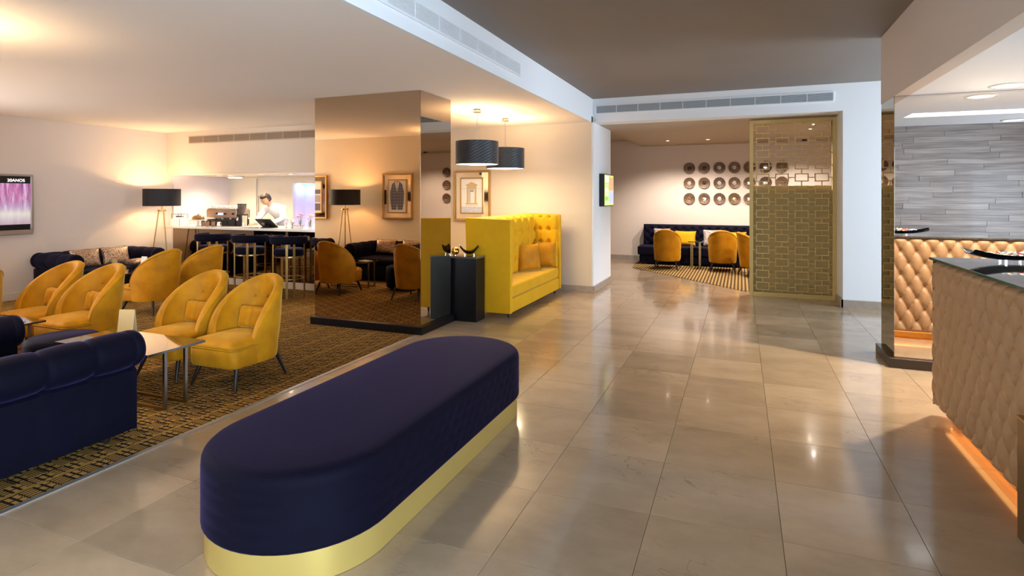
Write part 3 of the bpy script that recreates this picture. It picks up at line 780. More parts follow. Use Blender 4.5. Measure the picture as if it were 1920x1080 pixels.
# --- black console behind the column ---
cs=thing('console_cabinet','high gloss black console between the mirrored column and the yellow settee','cabinet',(-3.85,6.68,0))
obj('body',B((-.75,-.13,.0),(.75,.13,.80)),black,cs,bevel=.003)
obj('top',B((-.76,-.135,.80),(.755,.135,.825)),mat('console_top',(.08,.07,.065),.08,coat=1),cs,bevel=.002)
sp=thing('brass_ball','small polished brass ball ornament on the black console','ornament',(-3.455,6.66,.825))
obj('ball',MB().lathe([(.055*math.sin(PI*k/12),.055-.055*math.cos(PI*k/12)) for k in range(13)],20),gold_bright,sp,smooth=True)
obj('foot_ring',MB().lathe([(.02,0),(.028,0),(.028,.006),(.02,.006)],16,cap=False),gold_bright,sp)
def dish(name,label,loc,rz,L=.5,W=.22,rise=.09,gap=.035):
    t=thing(name,label,'bowl',loc,rz); m=MB()
    for s,off in ((0,0),(1,-.008)):
        m.grid(lambda u,v:((2*u-1)*L/2,(2*v-1)*W/2*(1-.25*(2*u-1)**2)+.0,gap+rise*(abs(2*u-1)**2.2)+.03*(2*v-1)**2+off),24,8)
    obj('shell',m,mat('dark_steel',(.06,.065,.075),.12,.9),t,smooth=True)
    for sx in (-1,1):
        for sy in (-1,1): obj('foot',MB().lathe([(.008,0),(.008,gap-.002)],10,(sx*.06,sy*.03,0)),chrome,t,smooth=True,sharp=.8)
    rim=MB()
    for sx in (-1,1): rim.tube([(sx*L/2,(2*v/8-1)*W/2*.75,gap+rise+.03*(2*v/8-1)**2) for v in range(9)],.004,6)
    obj('rim',rim,chrome,t,smooth=True)
    return t
dish('curved_dish','curved dark metal dish on the black console beside the settee',(-3.29,6.74,.826),.5,.24,.15,.085,.02)

# --- tripod floor lamps ---
def floor_lamp(label,loc,power):
    t=thing('floor_lamp',label,'floor lamp',loc,0,'tripod floor lamps')
    s=MB(); s.lathe([(.30,1.41),(.303,1.41),(.303,1.72),(.30,1.72)],48,cap=False); s.f+= []
    obj('lamp_shade',s,shade_blk,t,smooth=True,sharp=.8)
    obj('shade_lining',MB().lathe([(.298,1.413),(.298,1.717)],48,cap=False),shade_in,t,smooth=True)
    for k in range(3):
        a=PI/2+k*2*PI/3+.4
        obj('leg',MB().tube([(.05*math.cos(a),.05*math.sin(a),1.33),(.215*math.cos(a),.215*math.sin(a),0.003)],.011,8,r2=.008),brass,t,smooth=True,sharp=.8)
    obj('hub',MB().lathe([(0,1.31),(.07,1.31),(.07,1.34),(.012,1.345),(.012,1.45),(0,1.45)],20),brass,t,smooth=True,sharp=.8)
    obj('bulb',MB().lathe([(.035*math.sin(PI*k/8),1.56-.045*math.cos(PI*k/8)) for k in range(9)],12),bulb,t,smooth=True)
    sr=MB()
    for k in range(3):
        a=k*2*PI/3; sr.tube([(0,0,1.45),(.298*math.cos(a),.298*math.sin(a),1.45)],.003,5)
    obj('shade_ring',sr,brass,t)
    l=light('POINT',(0,0,1.60),power,WARM,.05,name='floor_lamp_light'); l.parent=t
floor_lamp('brass tripod floor lamp with black drum shade in the left corner by the bar',(-9.85,7.38,.004),21)
floor_lamp('brass tripod floor lamp with black drum shade seen in the column mirror',(-7.46,1.95,.004),22)

# --- pendants ---
def pendant(label,x,y,zt,zb):
    t=thing('pendant_lamp',label,'pendant lamp',(x,y,ZL),0,'black drum pendant lamps')
    obj('canopy',MB().lathe([(0,0),(.045,0),(.06,-.02),(.06,-.045),(.02,-.05),(0,-.05)],24),steel,t,smooth=True,sharp=.8)
    a,b=zt-ZL,zb-ZL
    obj('cable',MB().tube([(0,0,-.05),(0,0,a+.02)],.004,6),steel,t)
    s=MB(); n=48; rows=8; vs=[]
    for j in range(rows*2+1):
        for i in range(n):
            an=2*PI*i/n; r=.30+(.0035 if (i+j)%2==0 else 0); vs.append((r*math.cos(an),r*math.sin(an),b+(a-b)*j/(rows*2)))
    s.add(vs,[(j*n+i,j*n+(i+1)%n,(j+1)*n+(i+1)%n,(j+1)*n+i) for j in range(rows*2) for i in range(n)])
    o=obj('lamp_shade',s,mat('quilted_black',(.022,.026,.034),.45,sheen=.3),t)
    obj('shade_lining',MB().lathe([(.296,b+.004),(.296,a-.004)],48,cap=False),shade_in,t,smooth=True)
    obj('diffuser',MB().lathe([(0,b-.008),(.15,b-.004),(.292,b+.008)],48,cap=False),glow,t,smooth=True)
    obj('bulb',MB().lathe([(.035*math.sin(PI*k/8),a-.20-.045*math.cos(PI*k/8)) for k in range(9)],12),bulb,t,smooth=True)
    l=light('POINT',(0,0,a-.13),5.5,WARM2,.05,name='pendant_light_up'); l.parent=t
    l=light('AREA',(0,0,b-.02),8,(1,.76,.46),.5,name='pendant_light_down'); l.parent=t; l.data.shape='DISK'
pendant('black drum pendant lamp nearest the mirrored column',-3.46,7.34,2.365,2.04)
pendant('black drum pendant lamp hanging farther back over the settee',-3.45,8.36,2.345,2.025)

pendant('black drum pendant lamp over the near sofas, outside the left edge of the photo',-5.15,2.1,2.365,2.04)
# --- framed pictures ---
mirror_mat=mat('mirror_mat',(.80,.72,.60),.05,1)
gilt=mat('gilt_frame',(.50,.30,.10),.35,.7)
def framed(label,loc,rz,W,H,art):
    t=thing('framed_picture',label,'picture',loc,rz)   # front = -y, base at bottom centre
    def ring(w,h,b,y0,y1,z0):
        m=MB(); m.box((-w/2,y0,z0),(-w/2+b,y1,z0+h)); m.box((w/2-b,y0,z0),(w/2,y1,z0+h)); m.box((-w/2+b,y0,z0),(w/2-b,y1,z0+b)); m.box((-w/2+b,y0,z0+h-b),(w/2-b,y1,z0+h)); return m
    obj('outer_frame',ring(W,H,.035,-.05,-.002,0),gilt,t,bevel=.004)
    obj('mirror_border',B((-W/2+.034,-.03,.034),(W/2-.034,-.01,H-.034)),mirror_mat,t)
    iw,ih=W-.26,H-.25; z=(H-ih)/2
    obj('inner_frame',ring(iw,ih,.022,-.052,-.031,z),gilt,t,bevel=.003)
    pr=B((-iw/2+.02,-.042,z+.02),(iw/2-.02,-.032,z+ih-.02)); p=obj('print',pr,slate_print,t)
    art(p,iw,ih,z); return t
tan=mat('print_tan',(.62,.45,.25),.7); pgrey=mat('print_grey',(.42,.42,.42),.7); ptile=mat('print_blue',(.45,.50,.62),.7,noise=(60,.9,(.8,.8,.8)))
def art_temple(p,iw,ih,z):
    Y=-.0425; Yt=-.0445; cz=z+ih*.5
    def q(nm,pts,m,d=0): obj(nm,MB().poly(pts,Yt-d,Y),m,p)
    s=iw/.45; zz=lambda v:z+ih*v; xx=lambda v:v*iw
    q('tile_band',[(xx(-.45),zz(.04)),(xx(.45),zz(.04)),(xx(.45),zz(.20)),(xx(-.45),zz(.20))],ptile)
    q('pediment',[(xx(-.26),zz(.78)),(xx(.26),zz(.78)),(xx(.26),zz(.80)),(xx(0),zz(.88)),(xx(-.26),zz(.80))],tan)
    q('column_print',[(xx(-.21),zz(.30)),(xx(-.13),zz(.30)),(xx(-.13),zz(.78)),(xx(-.21),zz(.78))],tan)
    q('column_print',[(xx(.13),zz(.30)),(xx(.21),zz(.30)),(xx(.21),zz(.78)),(xx(.13),zz(.78))],tan)
    q('lintel_print',[(xx(-.13),zz(.68)),(xx(.13),zz(.68)),(xx(.13),zz(.78)),(xx(-.13),zz(.78))],tan)
    q('window_print',[(xx(-.10),zz(.31)),(xx(-.06),zz(.31)),(xx(-.06),zz(.67)),(xx(-.10),zz(.67))],pgrey)
    q('window_print',[(xx(-.06),zz(.60)),(xx(.09),zz(.60)),(xx(.09),zz(.67)),(xx(-.06),zz(.67))],pgrey)
    q('balcony_print',[(xx(-.27),zz(.27)),(xx(.27),zz(.27)),(xx(.27),zz(.30)),(xx(-.27),zz(.30))],tan)
    for k in range(9): q('baluster',[(xx(-.24+k*.058),zz(.22)),(xx(-.22+k*.058),zz(.22)),(xx(-.22+k*.058),zz(.27)),(xx(-.24+k*.058),zz(.27))],tan)
    q('line_print',[(xx(-.45),zz(.690)),(xx(-.22),zz(.690)),(xx(-.22),zz(.696)),(xx(-.45),zz(.696))],pgrey)
    q('line_print',[(xx(.22),zz(.690)),(xx(.45),zz(.690)),(xx(.45),zz(.696)),(xx(.22),zz(.696))],pgrey)
def art_suit(p,iw,ih,z):
    m=mat('print_plaid',(.10,.12,.22),.8); N,Lk,b=nodes(m)
    if not any(n.type=='TEX_CHECKER' for n in N):
        br=N.new('ShaderNodeTexBrick'); br.offset=0; br.inputs['Scale'].default_value=1; br.inputs['Brick Width'].default_value=.045; br.inputs['Row Height'].default_value=.06; br.inputs['Mortar Size'].default_value=.003
        br.inputs['Color1'].default_value=(.10,.12,.22,1); br.inputs['Color2'].default_value=(.12,.14,.25,1); br.inputs['Mortar'].default_value=(.45,.42,.42,1)
        tc=N.new('ShaderNodeTexCoord'); sx=N.new('ShaderNodeSeparateXYZ'); cb=N.new('ShaderNodeCombineXYZ')
        Lk(tc.outputs['Object'],sx.inputs[0]); Lk(sx.outputs[0],cb.inputs[0]); Lk(sx.outputs[2],cb.inputs[1]); Lk(cb.outputs[0],br.inputs[0]); Lk(br.outputs[0],b.inputs['Base Color'])
    Y=-.0425; Yt=-.0445; zz=lambda v:z+ih*v; xx=lambda v:v*iw
    def q(nm,pts,mm,d=0): obj(nm,MB().poly([(xx(a),zz(c)) for a,c in pts],Yt-d,Y),mm,p)
    q('jacket_print',[(-.28,.10),(.28,.10),(.34,.30),(.36,.62),(.26,.86),(.10,.94),(-.10,.94),(-.26,.86),(-.36,.62),(-.34,.30)],m)
    q('shirt_print',[(0,.62),(.12,.92),(-.12,.92)],slate_print,.001)
    q('tie_print',[(-.015,.68),(.015,.68),(.02,.90),(-.02,.90)],gilt,.002)
    q('gap_print',[(-.03,.10),(.03,.10),(0,.30)],slate_print,.001)
def art_photo(p,iw,ih,z):
    Y=-.0425; Yt=-.0445; zz=lambda v:z+ih*v; xx=lambda v:v*iw
    mm=[mat('print_slate',(.16,.15,.22),.7),mat('print_lilac',(.45,.42,.50),.7)]
    for k,(a,b) in enumerate(((.08,.30),(.34,.56),(.60,.74))): obj('facade_print',MB().poly([(xx(-.42),zz(a)),(xx(.42),zz(a)),(xx(.42),zz(b)),(xx(-.42),zz(b))],Yt,Y),mm[k%2],p)
framed('gilt framed print of a temple doorway with a mirror border beside the pendants',(-4.48,9.318,1.15),0,.72,.90,art_temple)
framed('gilt framed print of a plaid suit jacket seen in the column mirror',(-6.52,1.452,1.12),PI,.72,.94,art_suit)
framed('gilt framed dark facade print at the left edge of the column mirror',(-8.66,1.452,1.10),PI,.72,.94,art_photo)

# --- televisions ---
def text_mesh(s,size,m,parent,M,name):
    cu_=bpy.data.curves.new('t','FONT'); cu_.body=s; cu_.size=size; cu_.extrude=.0008; cu_.align_x='LEFT'
    o=bpy.data.objects.new('t',cu_); C.objects.link(o); dg=bpy.context.evaluated_depsgraph_get(); dg.update()
    me=bpy.data.meshes.new_from_object(o.evaluated_get(dg)); bpy.data.objects.remove(o)
    me.transform(M); me.materials.clear(); me.materials.append(m)
    q=bpy.data.objects.new(name,me); C.objects.link(q); q.parent=parent; return q
tv=thing('television','wall mounted flat television with silver frame on the left wall','television',(-10.345,4.55,1.0),PI/2)
# local x = room +y ; front -y = room +x
TW,TH=2.02,.93
fr=MB(); 
for a,b in (((-TW/2,-.06,0),(TW/2,0,.075)),((-TW/2,-.06,TH-.03),(TW/2,0,TH)),((-TW/2,-.06,.075),(-TW/2+.035,0,TH-.03)),((TW/2-.035,-.06,.075),(TW/2,0,TH-.03))): fr.box(a,b)
obj('frame',fr,mat('silver_frame',(.42,.38,.36),.3,.8),tv,bevel=.006)
obj('panel',B((-TW/2+.03,-.045,.07),(TW/2-.03,-.01,TH-.025)),mat('tv_black',(.01,.01,.012),.15),tv)
scr=mat('tv_forest',(0,0,0),.3); N,Lk,b=nodes(scr)
tc=N.new('ShaderNodeTexCoord'); mp=N.new('ShaderNodeMapping'); mp.inputs['Scale'].default_value=(14,1,1.6); Lk(tc.outputs['Object'],mp.inputs[0])
nn=N.new('ShaderNodeTexNoise'); nn.inputs['Scale'].default_value=1.3; nn.inputs['Detail'].default_value=8; nn.inputs['Roughness'].default_value=.7; Lk(mp.outputs[0],nn.inputs[0])
cr=N.new('ShaderNodeValToRGB'); e_=cr.color_ramp.elements; e_[0].position=.36; e_[0].color=(.14,.03,.16,1); e_[1].position=.62; e_[1].color=(.95,.88,1,1)
x_=cr.color_ramp.elements.new(.5); x_.color=(.75,.25,.45,1); Lk(nn.outputs['Fac'],cr.inputs[0])
sx=N.new('ShaderNodeSeparateXYZ'); Lk(tc.outputs['Object'],sx.inputs[0]); g2=N.new('ShaderNodeValToRGB'); ee=g2.color_ramp.elements
ee[0].position=.10; ee[0].color=(.55,.30,.42,1); ee[1].position=.70; ee[1].color=(.6,.1,.8,1)
for pz,c_ in ((.24,(.80,.68,.70,1)),(.33,(1,1,.85,1)),(.46,(.62,.52,.85,1))):
    q=g2.color_ramp.elements.new(pz); q.color=c_
Lk(sx.outputs[2],g2.inputs[0]); mr=N.new('ShaderNodeMapRange'); mr.inputs[1].default_value=.30; mr.inputs[2].default_value=.55; mr.inputs[3].default_value=.12; mr.inputs[4].default_value=.85; Lk(sx.outputs[2],mr.inputs[0])
mx=N.new('ShaderNodeMix'); mx.data_type='RGBA'; Lk(mr.outputs[0],mx.inputs[0]); Lk(g2.outputs[0],mx.inputs[6]); Lk(cr.outputs[0],mx.inputs[7]); Lk(mx.outputs[2],b.inputs['Emission Color']); b.inputs['Emission Strength'].default_value=.34
obj('screen',B((-TW/2+.036,-.0475,.16),(TW/2-.036,-.0455,TH-.14)),scr,tv)
wt=mat('white_text',(1,1,1),.5,emit=(1,1,1),es=.9)
text_mesh('20ANOS',.062,wt,tv,T((TW/2-.34,-.047,TH-.115))@RX(PI/2),'lettering')
text_mesh('15:33',.045,wt,tv,T((TW/2-.58,-.047,TH-.11))@RX(PI/2),'clock_lettering')
t2=thing('wall_screen','small black framed display with green picture grid on the white wall','television',(-2.269,10.12,1.415),PI/2)
obj('body',B((-.38,-.09,0),(.38,-.0,.565)),black_matt,t2,bevel=.004)
obj('screen',B((-.365,-.094,.015),(.365,-.0905,.55)),mat('green_screen',(.1,.2,.03),.3,emit=(.42,.62,.10),es=.55,noise=(4,.5,(.4,.5,.1))),t2)
picm=[mat('pic%d'%i,c,.4,emit=c,es=.8) for i,c in enumerate(((.30,.35,.18),(.12,.30,.05),(.45,.35,.28),(.55,.60,.40),(.50,.20,.12),(.25,.28,.55)))]
for r in range(5): obj('thumbnail',B((-.345,-.096,.03+r*.075),(-.09,-.0942,.09+r*.075)),picm[r%4],t2)
obj('thumbnail',B((-.345,-.096,.42),(-.05,-.0942,.53)),picm[3],t2); obj('picture',B((-.03,-.096,.28),(.345,-.0942,.51)),picm[4],t2); obj('picture',B((-.03,-.096,.05),(.345,-.0942,.27)),picm[5],t2)

# --- bar stools ---
def make_stool():
    t=thing('bar_stool','x','bar stool')
    s=MB(); s.lathe([(0,.645),(.19,.645),(.225,.665),(.232,.72),(.222,.755),(.19,.772),(0,.777)],32); obj('seat',s,navy,t,smooth=True)
    # curved padded back ring (open to the front, +y = bar side)
    m=MB(); n=30; K=12; vs=[]; R_=.262
    for i in range(n+1):
        a=math.radians(-205+230*i/n)
        for k in range(K):
            b_=2*PI*k/K; q=.026*math.cos(b_); zz=.062*math.sin(b_)
            zz=math.copysign(abs(zz/.062)**.6*.062,zz)
            vs.append(((R_+q)*math.cos(a),(R_+q)*math.sin(a),.905+zz))
    m.add(vs,[(i*K+k,i*K+(k+1)%K,(i+1)*K+(k+1)%K,(i+1)*K+k) for i in range(n) for k in range(K)]+[list(range(K))[::-1],[n*K+k for k in range(K)]])
    obj('back_ring',m,navy,t,smooth=True,sharp=1.2)
    for a in (-150,-125,-55,-30,20,160):
        a=math.radians(a); x,y=.243*math.cos(a),.243*math.sin(a)
        q=MB().box((-.017,-.006,0),(.017,.006,.87),T((x,y,0))@RZ(a+PI/2)); obj('leg',q,brass,t)
    fr_=MB(); fr_.tube([(.236*math.cos(2*PI*k/32),.236*math.sin(2*PI*k/32),.30) for k in range(33)],.009,6)
    obj('footrest',fr_,brass,t,smooth=True)
    obj('under_frame',MB().lathe([(.20,.635),(.235,.635),(.235,.655),(.20,.655)],24,cap=False),brass,t,smooth=True,sharp=.8)
    return t
st0=make_stool()
stl=['navy velvet bar stool on brass legs, leftmost along the counter','navy velvet bar stool on brass legs, middle of the three before the counter','navy velvet bar stool on brass legs, right one of those left of the column','navy velvet bar stool on brass legs hidden behind the mirrored column edge']
for i,x in enumerate((-8.24,-7.42,-6.62,-5.80)):
    if i==0: st0.location=(x,7.10,.004); tag(st0,stl[0],group='bar stools at the counter')
    else: dup(st0,(x,7.10,.004),0,stl[i],'bar stools at the counter')

# --- objects on the bar counter ---
ZC=1.04
cm=thing('espresso_machine','wide chrome espresso machine with cup tray on the bar counter','coffee machine',(-9.0,8.06,ZC))
obj('body',B((-.36,-.16,.0),(.36,.18,.12)),black_matt,cm,bevel=.01)
obj('housing',B((-.38,-.14,.15),(.38,.18,.30)),mat('copper_panel',(.45,.33,.25),.3,.7),cm,bevel=.012)
obj('column_panel',B((-.34,-.02,.12),(.34,.16,.15)),steel,cm)
obj('cup_rail',B((-.36,-.13,.30),(.36,.17,.325)),chrome,cm,bevel=.005)
for x in (-.2,.0,.2):
    obj('group_head',MB().lathe([(0,.08),(.032,.08),(.036,.15),(0,.15)],14,(x,-.09,0)),chrome,cm,smooth=True,sharp=.8)
    obj('portafilter',MB().tube([(x,-.09,.085),(x,-.22,.07)],.010,8),black_matt,cm,smooth=True)
    obj('dial',MB().lathe([(0,0),(.022,0),(.018,.02),(0,.02)],14,M=T((x+.1,-.14,.225))@RX(PI/2)),black_matt,cm,smooth=True,sharp=.8)
obj('display_strip',B((-.12,-.143,.20),(.05,-.1405,.24)),mat('blue_keys',(.2,.25,.6),.4,emit=(.3,.4,1),es=.8),cm)
cupm=MB().lathe([(.018,0),(.030,.02),(.034,.05),(.031,.05),(.027,.02),(0,.008)],14,cap=False)
q0=None; ci=0
for r in range(2):
    for k in range(8):
        if q0 is None: q0=obj('espresso_cup',cupm,ceramic,smooth=True); tag(q0,'x','cup','cups on the coffee machine'); o=q0
        else: o=q0.copy(); C.objects.link(o)
        o['label']='white espresso cup on the coffee machine, %s from the left in the %s row'%(['first','second','third','fourth','fifth','sixth','seventh','eighth'][k],['front','rear'][r])
        o.location=(-9.32+k*.082,8.03+r*.10,ZC+.326)
gr=thing('coffee_grinder','coffee grinder with dark hopper at the right end of the espresso machine','grinder',(-8.55,7.98,ZC))
obj('body',B((-.055,-.08,0),(.055,.09,.22)),black_matt,gr,bevel=.01); obj('hopper',MB().lathe([(.035,.22),(.075,.34),(.075,.40),(0,.40)],16),mat('smoky_plastic',(.12,.09,.07),.2),gr,smooth=True,sharp=.8); obj('lid',MB().lathe([(0,.40),(.08,.40),(.08,.412),(0,.412)],16),black_matt,gr); obj('spout',MB().tube([(0,-.08,.17),(0,-.11,.10)],.02,8),chrome,gr,smooth=True)
ck=thing('cake_stand','glass domed cake stand with white plate on the bar counter','cake stand',(-9.30,7.68,ZC))
obj('plate',MB().lathe([(0,.10),(.15,.10),(.155,.112),(.15,.115),(0,.115)],28),ceramic,ck,smooth=True,sharp=.8); obj('stem',MB().lathe([(.06,0),(.02,.015),(.015,.10)],16),ceramic,ck,smooth=True)
obj('dome',MB().lathe([(.125*math.cos(PI/2*k/8),.116+.09*math.sin(PI/2*k/8)) for k in range(9)],24,cap=False),glass,ck,smooth=True); obj('knob',MB().lathe([(0,.205),(.012,.21),(.014,.225),(0,.235)],12),chrome,ck,smooth=True)
obj('cake',MB().lathe([(0,.116),(.07,.116),(.07,.15),(0,.155)],20),mat('cake_brown',(.35,.16,.05),.7),ck,smooth=True,sharp=.8)
nb=thing('napkin_box','white box of cups and napkins on the left of the bar counter','box',(-9.80,7.70,ZC))
bxm=MB()
for a,b in (((-.12,-.10,0),(.12,-.095,.13)),((-.12,.095,0),(.12,.10,.13)),((-.12,-.10,0),(-.115,.10,.13)),((.115,-.10,0),(.12,.10,.13)),((-.12,-.1,0),(.12,.1,.005))): bxm.box(a,b)
obj('box',bxm,ceramic,nb); obj('napkins',B((-.10,-.08,.006),(.10,.08,.15)),slate_print,nb,bevel=.01)
rk=thing('cup_rack','dark wire rack of glasses at the left end of the bar','rack',(-10.12,7.95,ZC))
rm=MB()
for k in range(5):
    for z in (.0,.1,.2): rm.tube([(-.09+k*.045,-.1,z+.005),(-.09+k*.045,.1,z+.005)],.003,5)
for x in (-.09,.09):
    for y in (-.1,.1): rm.tube([(x,y,0),(x,y,.21)],.004,5)
obj('wire_frame',rm,black_matt,rk); 
for k in range(4): obj('tumbler',MB().lathe([(.024,.108),(.03,.17),(.027,.17),(.022,.112),(0,.112)],12,(-.06+k*.04,0,0),cap=False),glass,rk,smooth=True)
for k,(x,y) in enumerate(((-9.15,7.66),(-9.02,7.64),(-8.90,7.66))):
    jg=thing('glass_jar','small dark lidded glass jar before the espresso machine, %s of three'%['leftmost','middle','rightmost'][k],'jar',(x,y,ZC),0,'jars before the espresso machine')
    obj('glass',MB().lathe([(0,0),(.032,0),(.034,.01),(.034,.08),(.028,.09)],16,cap=False),mat('jar_glass',(.35,.2,.12),.1,trans=.4),jg,smooth=True); obj('lid',MB().lathe([(0,.09),(.03,.09),(.03,.105),(0,.108)],16),black_matt,jg)
mj=thing('milk_jug','small steel milk jug beside the coffee grinder','jug',(-8.76,7.66,ZC)); obj('body',MB().lathe([(0,0),(.035,0),(.038,.03),(.028,.075),(.032,.09),(.029,.09),(.025,.075),(0,.01)],16,cap=False),chrome,mj,smooth=True); obj('handle',MB().tube([(.032,0,.08),(.06,0,.07),(.06,0,.03),(.036,0,.02)],.004,6),chrome,mj)
bs=thing('menu_stand','tall cream leaflet holder standing at the right of the coffee grinder','stand',(-8.40,7.9,ZC)); obj('panel',MB().poly([(-.045,0),(.045,0),(.055,.20),(-.055,.20)],-.006,.006),mat('cream_paper',(.75,.63,.48),.6),bs); obj('base',B((-.05,-.04,0),(.05,.04,.008)),mat('cream_paper',(.75,.63,.48),.6),bs)
tc_=thing('table_tent','small white price card standing on the bar counter','card',(-8.20,7.68,ZC)); obj('card',B((-.022,-.003,.01),(.022,.003,.09)),slate_print,tc_); obj('base',B((-.03,-.02,0),(.03,.02,.01)),chrome,tc_)
tr_=obj('bar_tray',B((-.12,-.06,0),(.12,.06,.008)),steel,bevel=.002); tr_.location=(-8.0,7.66,ZC+.001); tag(tr_,'flat dark tray lying on the bar beside the till screen','tray')
ps=thing('till_screen','tilted black touchscreen till on the bar counter','till',(-7.72,7.74,ZC),.0)
Mt=T((0,0,.075))@RX(.9)
obj('screen_back',MB().box((-.17,-.012,-.12),(.17,.012,.12),Mt@RY(0)),black_matt,ps,bevel=.006)
obj('label_plate',MB().box((-.09,-.0145,-.07),(.09,-.012,.03),Mt),steel,ps)
obj('foot',B((-.09,-.05,0),(.09,.09,.012)),black_matt,ps,bevel=.003); obj('stem',MB().tube([(0,.04,.01),(0,.015,.07)],.018,8),black_matt,ps)
# flowers & glasses at the right end of the bar
def flowers(label,x,y,col,h):
    t=thing('flower_vase',label,'vase',(x,y,ZC),0,'flower vases at the right end of the bar')
    obj('glass',MB().lathe([(0,0),(.03,0),(.035,.02),(.028,.11),(.032,.13)],16,cap=False),glass,t,smooth=True)
    for k in range(4):
        a=k*1.7; ex,ey=.045*math.cos(a),.03*math.sin(a); zh=h+.03*math.sin(k*2.3)
        obj('stem',MB().tube([(0,0,.02),(ex*.4,ey*.4,zh*.6),(ex,ey,zh)],.003,5),mat('stem_green',(.08,.2,.06),.6),t)
        f=MB()
        for j in range(6):
            b_=j*PI/3; f.lathe([(0,-.012),(.014,-.004),(.016,.006),(0,.012)],8,(ex+.016*math.cos(b_),ey+.016*math.sin(b_),zh))
        f.lathe([(0,-.008),(.01,0),(0,.018)],8,(ex,ey,zh)); obj('flower',f,col,t,smooth=True)
flowers('vase of pink flowers at the right end of the bar counter',-7.16,7.95,mat('petal_pink',(.8,.35,.55),.6),.22)
flowers('vase of pale flowers beside the mirrored column edge on the bar',-6.95,7.95,mat('petal_pale',(.85,.6,.75),.6),.20)
for k,x in enumerate((-7.38,-7.30,-7.24)):
    wg=thing('wine_glass','clear wine glass by the flower vases on the bar, %s of three'%['leftmost','middle','rightmost'][k],'glass',(x,7.85+.05*(k%2),ZC),0,'wine glasses at the end of the bar')
    obj('bowl',MB().lathe([(.004,.07),(.028,.09),(.034,.12),(.028,.155)],16,cap=False),glass,wg,smooth=True); obj('stem',MB().lathe([(.03,0),(.028,.003),(.004,.006),(.004,.07)],16),glass,wg,smooth=True)
fb=thing('fruit_box','small white lidded box before the flower vases on the bar','box',(-7.0,7.72,ZC)); obj('box',B((-.07,-.05,0),(.07,.05,.045)),ceramic,fb,bevel=.004); obj('lid',B((-.075,-.055,.045),(.075,.055,.06)),mat('lilac_lid',(.5,.35,.6),.5),fb,bevel=.003)

# --- bartender ---
def skin_body(name,verts,edges,radii,m,parent,sub=2,root=0):
    me=bpy.data.meshes.new(name); me.from_pydata(verts,edges,[]); o=bpy.data.objects.new(name,me); C.objects.link(o); o.parent=parent
    md=o.modifiers.new('skin','SKIN')
    if not me.skin_vertices: 
        bpy.context.view_layer.objects.active=o
    for i,r in enumerate(radii):
        v=me.skin_vertices[0].data[i]; v.radius=r if isinstance(r,tuple) else (r,r); v.use_root=(i==root)
    s=o.modifiers.new('sub','SUBSURF'); s.levels=sub; s.render_levels=sub
    me.materials.append(m)
    dg=bpy.context.evaluated_depsgraph_get(); dg.update()
    nm=bpy.data.meshes.new_from_object(o.evaluated_get(dg)); o.modifiers.clear(); o.data=nm; nm.shade_smooth()
    nm.materials.clear(); nm.materials.append(m); return o
skin=mat('skin',(.50,.29,.19),.5); shirt=mat('white_shirt',(.80,.78,.78),.7); hair=mat('dark_hair',(.03,.018,.012),.6); trouser=mat('black_trousers',(.02,.02,.022),.8)
pe=thing('person','person in a white shirt leaning forward over the till behind the bar','person',(-8.25,8.62,0),0)
# faces local -y (towards the counter); leans forward-left
V=[(0,.10,.92),(0,.07,1.08),(-.03,.0,1.25),(-.06,-.08,1.37),(-.10,-.16,1.43),
   (.11,-.06,1.36),(.20,-.16,1.16),(.12,-.40,1.08),
   (-.26,-.12,1.34),(-.33,-.24,1.14),(-.20,-.42,1.08),
   (.09,.10,.88),(.10,.08,.48),(.10,.12,.09),(-.09,.10,.88),(-.10,.04,.48),(-.10,.10,.09)]
E_=[(0,1),(1,2),(2,3),(3,4),(3,5),(5,6),(6,7),(3,8),(8,9),(9,10),(0,11),(11,12),(12,13),(0,14),(14,15),(15,16)]
RR=[(.14,.10),(.125,.10),(.135,.10),(.11,.09),(.055,.055),.075,.052,.036,.075,.052,.036,.09,.065,.045,.09,.065,.045]
bd=skin_body('body',V,E_,RR,shirt,pe)
# trousers coloured by part: separate clothing shell
tb=skin_body('trousers',[(0,.10,.98),(0,.10,.90),(.09,.10,.82),(.10,.08,.48),(.10,.12,.06),(-.09,.10,.82),(-.10,.04,.48),(-.10,.10,.06)],[(0,1),(1,2),(2,3),(3,4),(1,5),(5,6),(6,7)],[(.16,.12),(.165,.125),.10,.078,.06,.10,.078,.06],trouser,pe)
hd_=MB(); Mh=T((-.13,-.24,1.53))@RX(.55)
def head(u,v):
    th=2*PI*u; ph=PI*v; x=.075*math.sin(ph)*math.cos(th); y=.095*math.sin(ph)*math.sin(th); z=-.115*math.cos(ph)
    if z<-.02: x*=1-.35*(-z-.02)/.1; y*=1-.1*(-z-.02)/.1
    if y<0 and abs(x)<.02 and -.035<z<.02: y-=.020*(1-abs(x)/.02)*(1-(z+.035)/.055)
    return (x,y,z)
hd_.grid(head,32,24,M=Mh); obj('head',hd_,skin,pe,smooth=True)
nk=MB().tube([(-.09,-.12,1.40),(-.12,-.20,1.47)],.05,12); obj('neck',nk,skin,pe,smooth=True)
hr=MB(); hr.grid(lambda u,v:(.082*math.sin(PI*v*.62)*math.cos(2*PI*u),.103*math.sin(PI*v*.62)*math.sin(2*PI*u)+.012,.122*math.cos(PI*v*.62)*(1 if math.sin(2*PI*u)>-.2 else .0)+(.0 if math.sin(2*PI*u)>-.2 else .122*math.cos(PI*v*.34))),32,14,M=Mh); obj('hair',hr,hair,pe,smooth=True)
ey=MB()
for s in (-1,1): ey.lathe([(0,-.009),(.011,0),(0,.009)],8,M=Mh@T((s*.03,-.085,.004)))
obj('eyes',ey,black_matt,pe,smooth=True); obj('mouth',MB().box((-.022,-.088,-.058),(.022,-.080,-.052),Mh),mat('lips',(.4,.15,.12),.5),pe,bevel=.002)
er=MB()
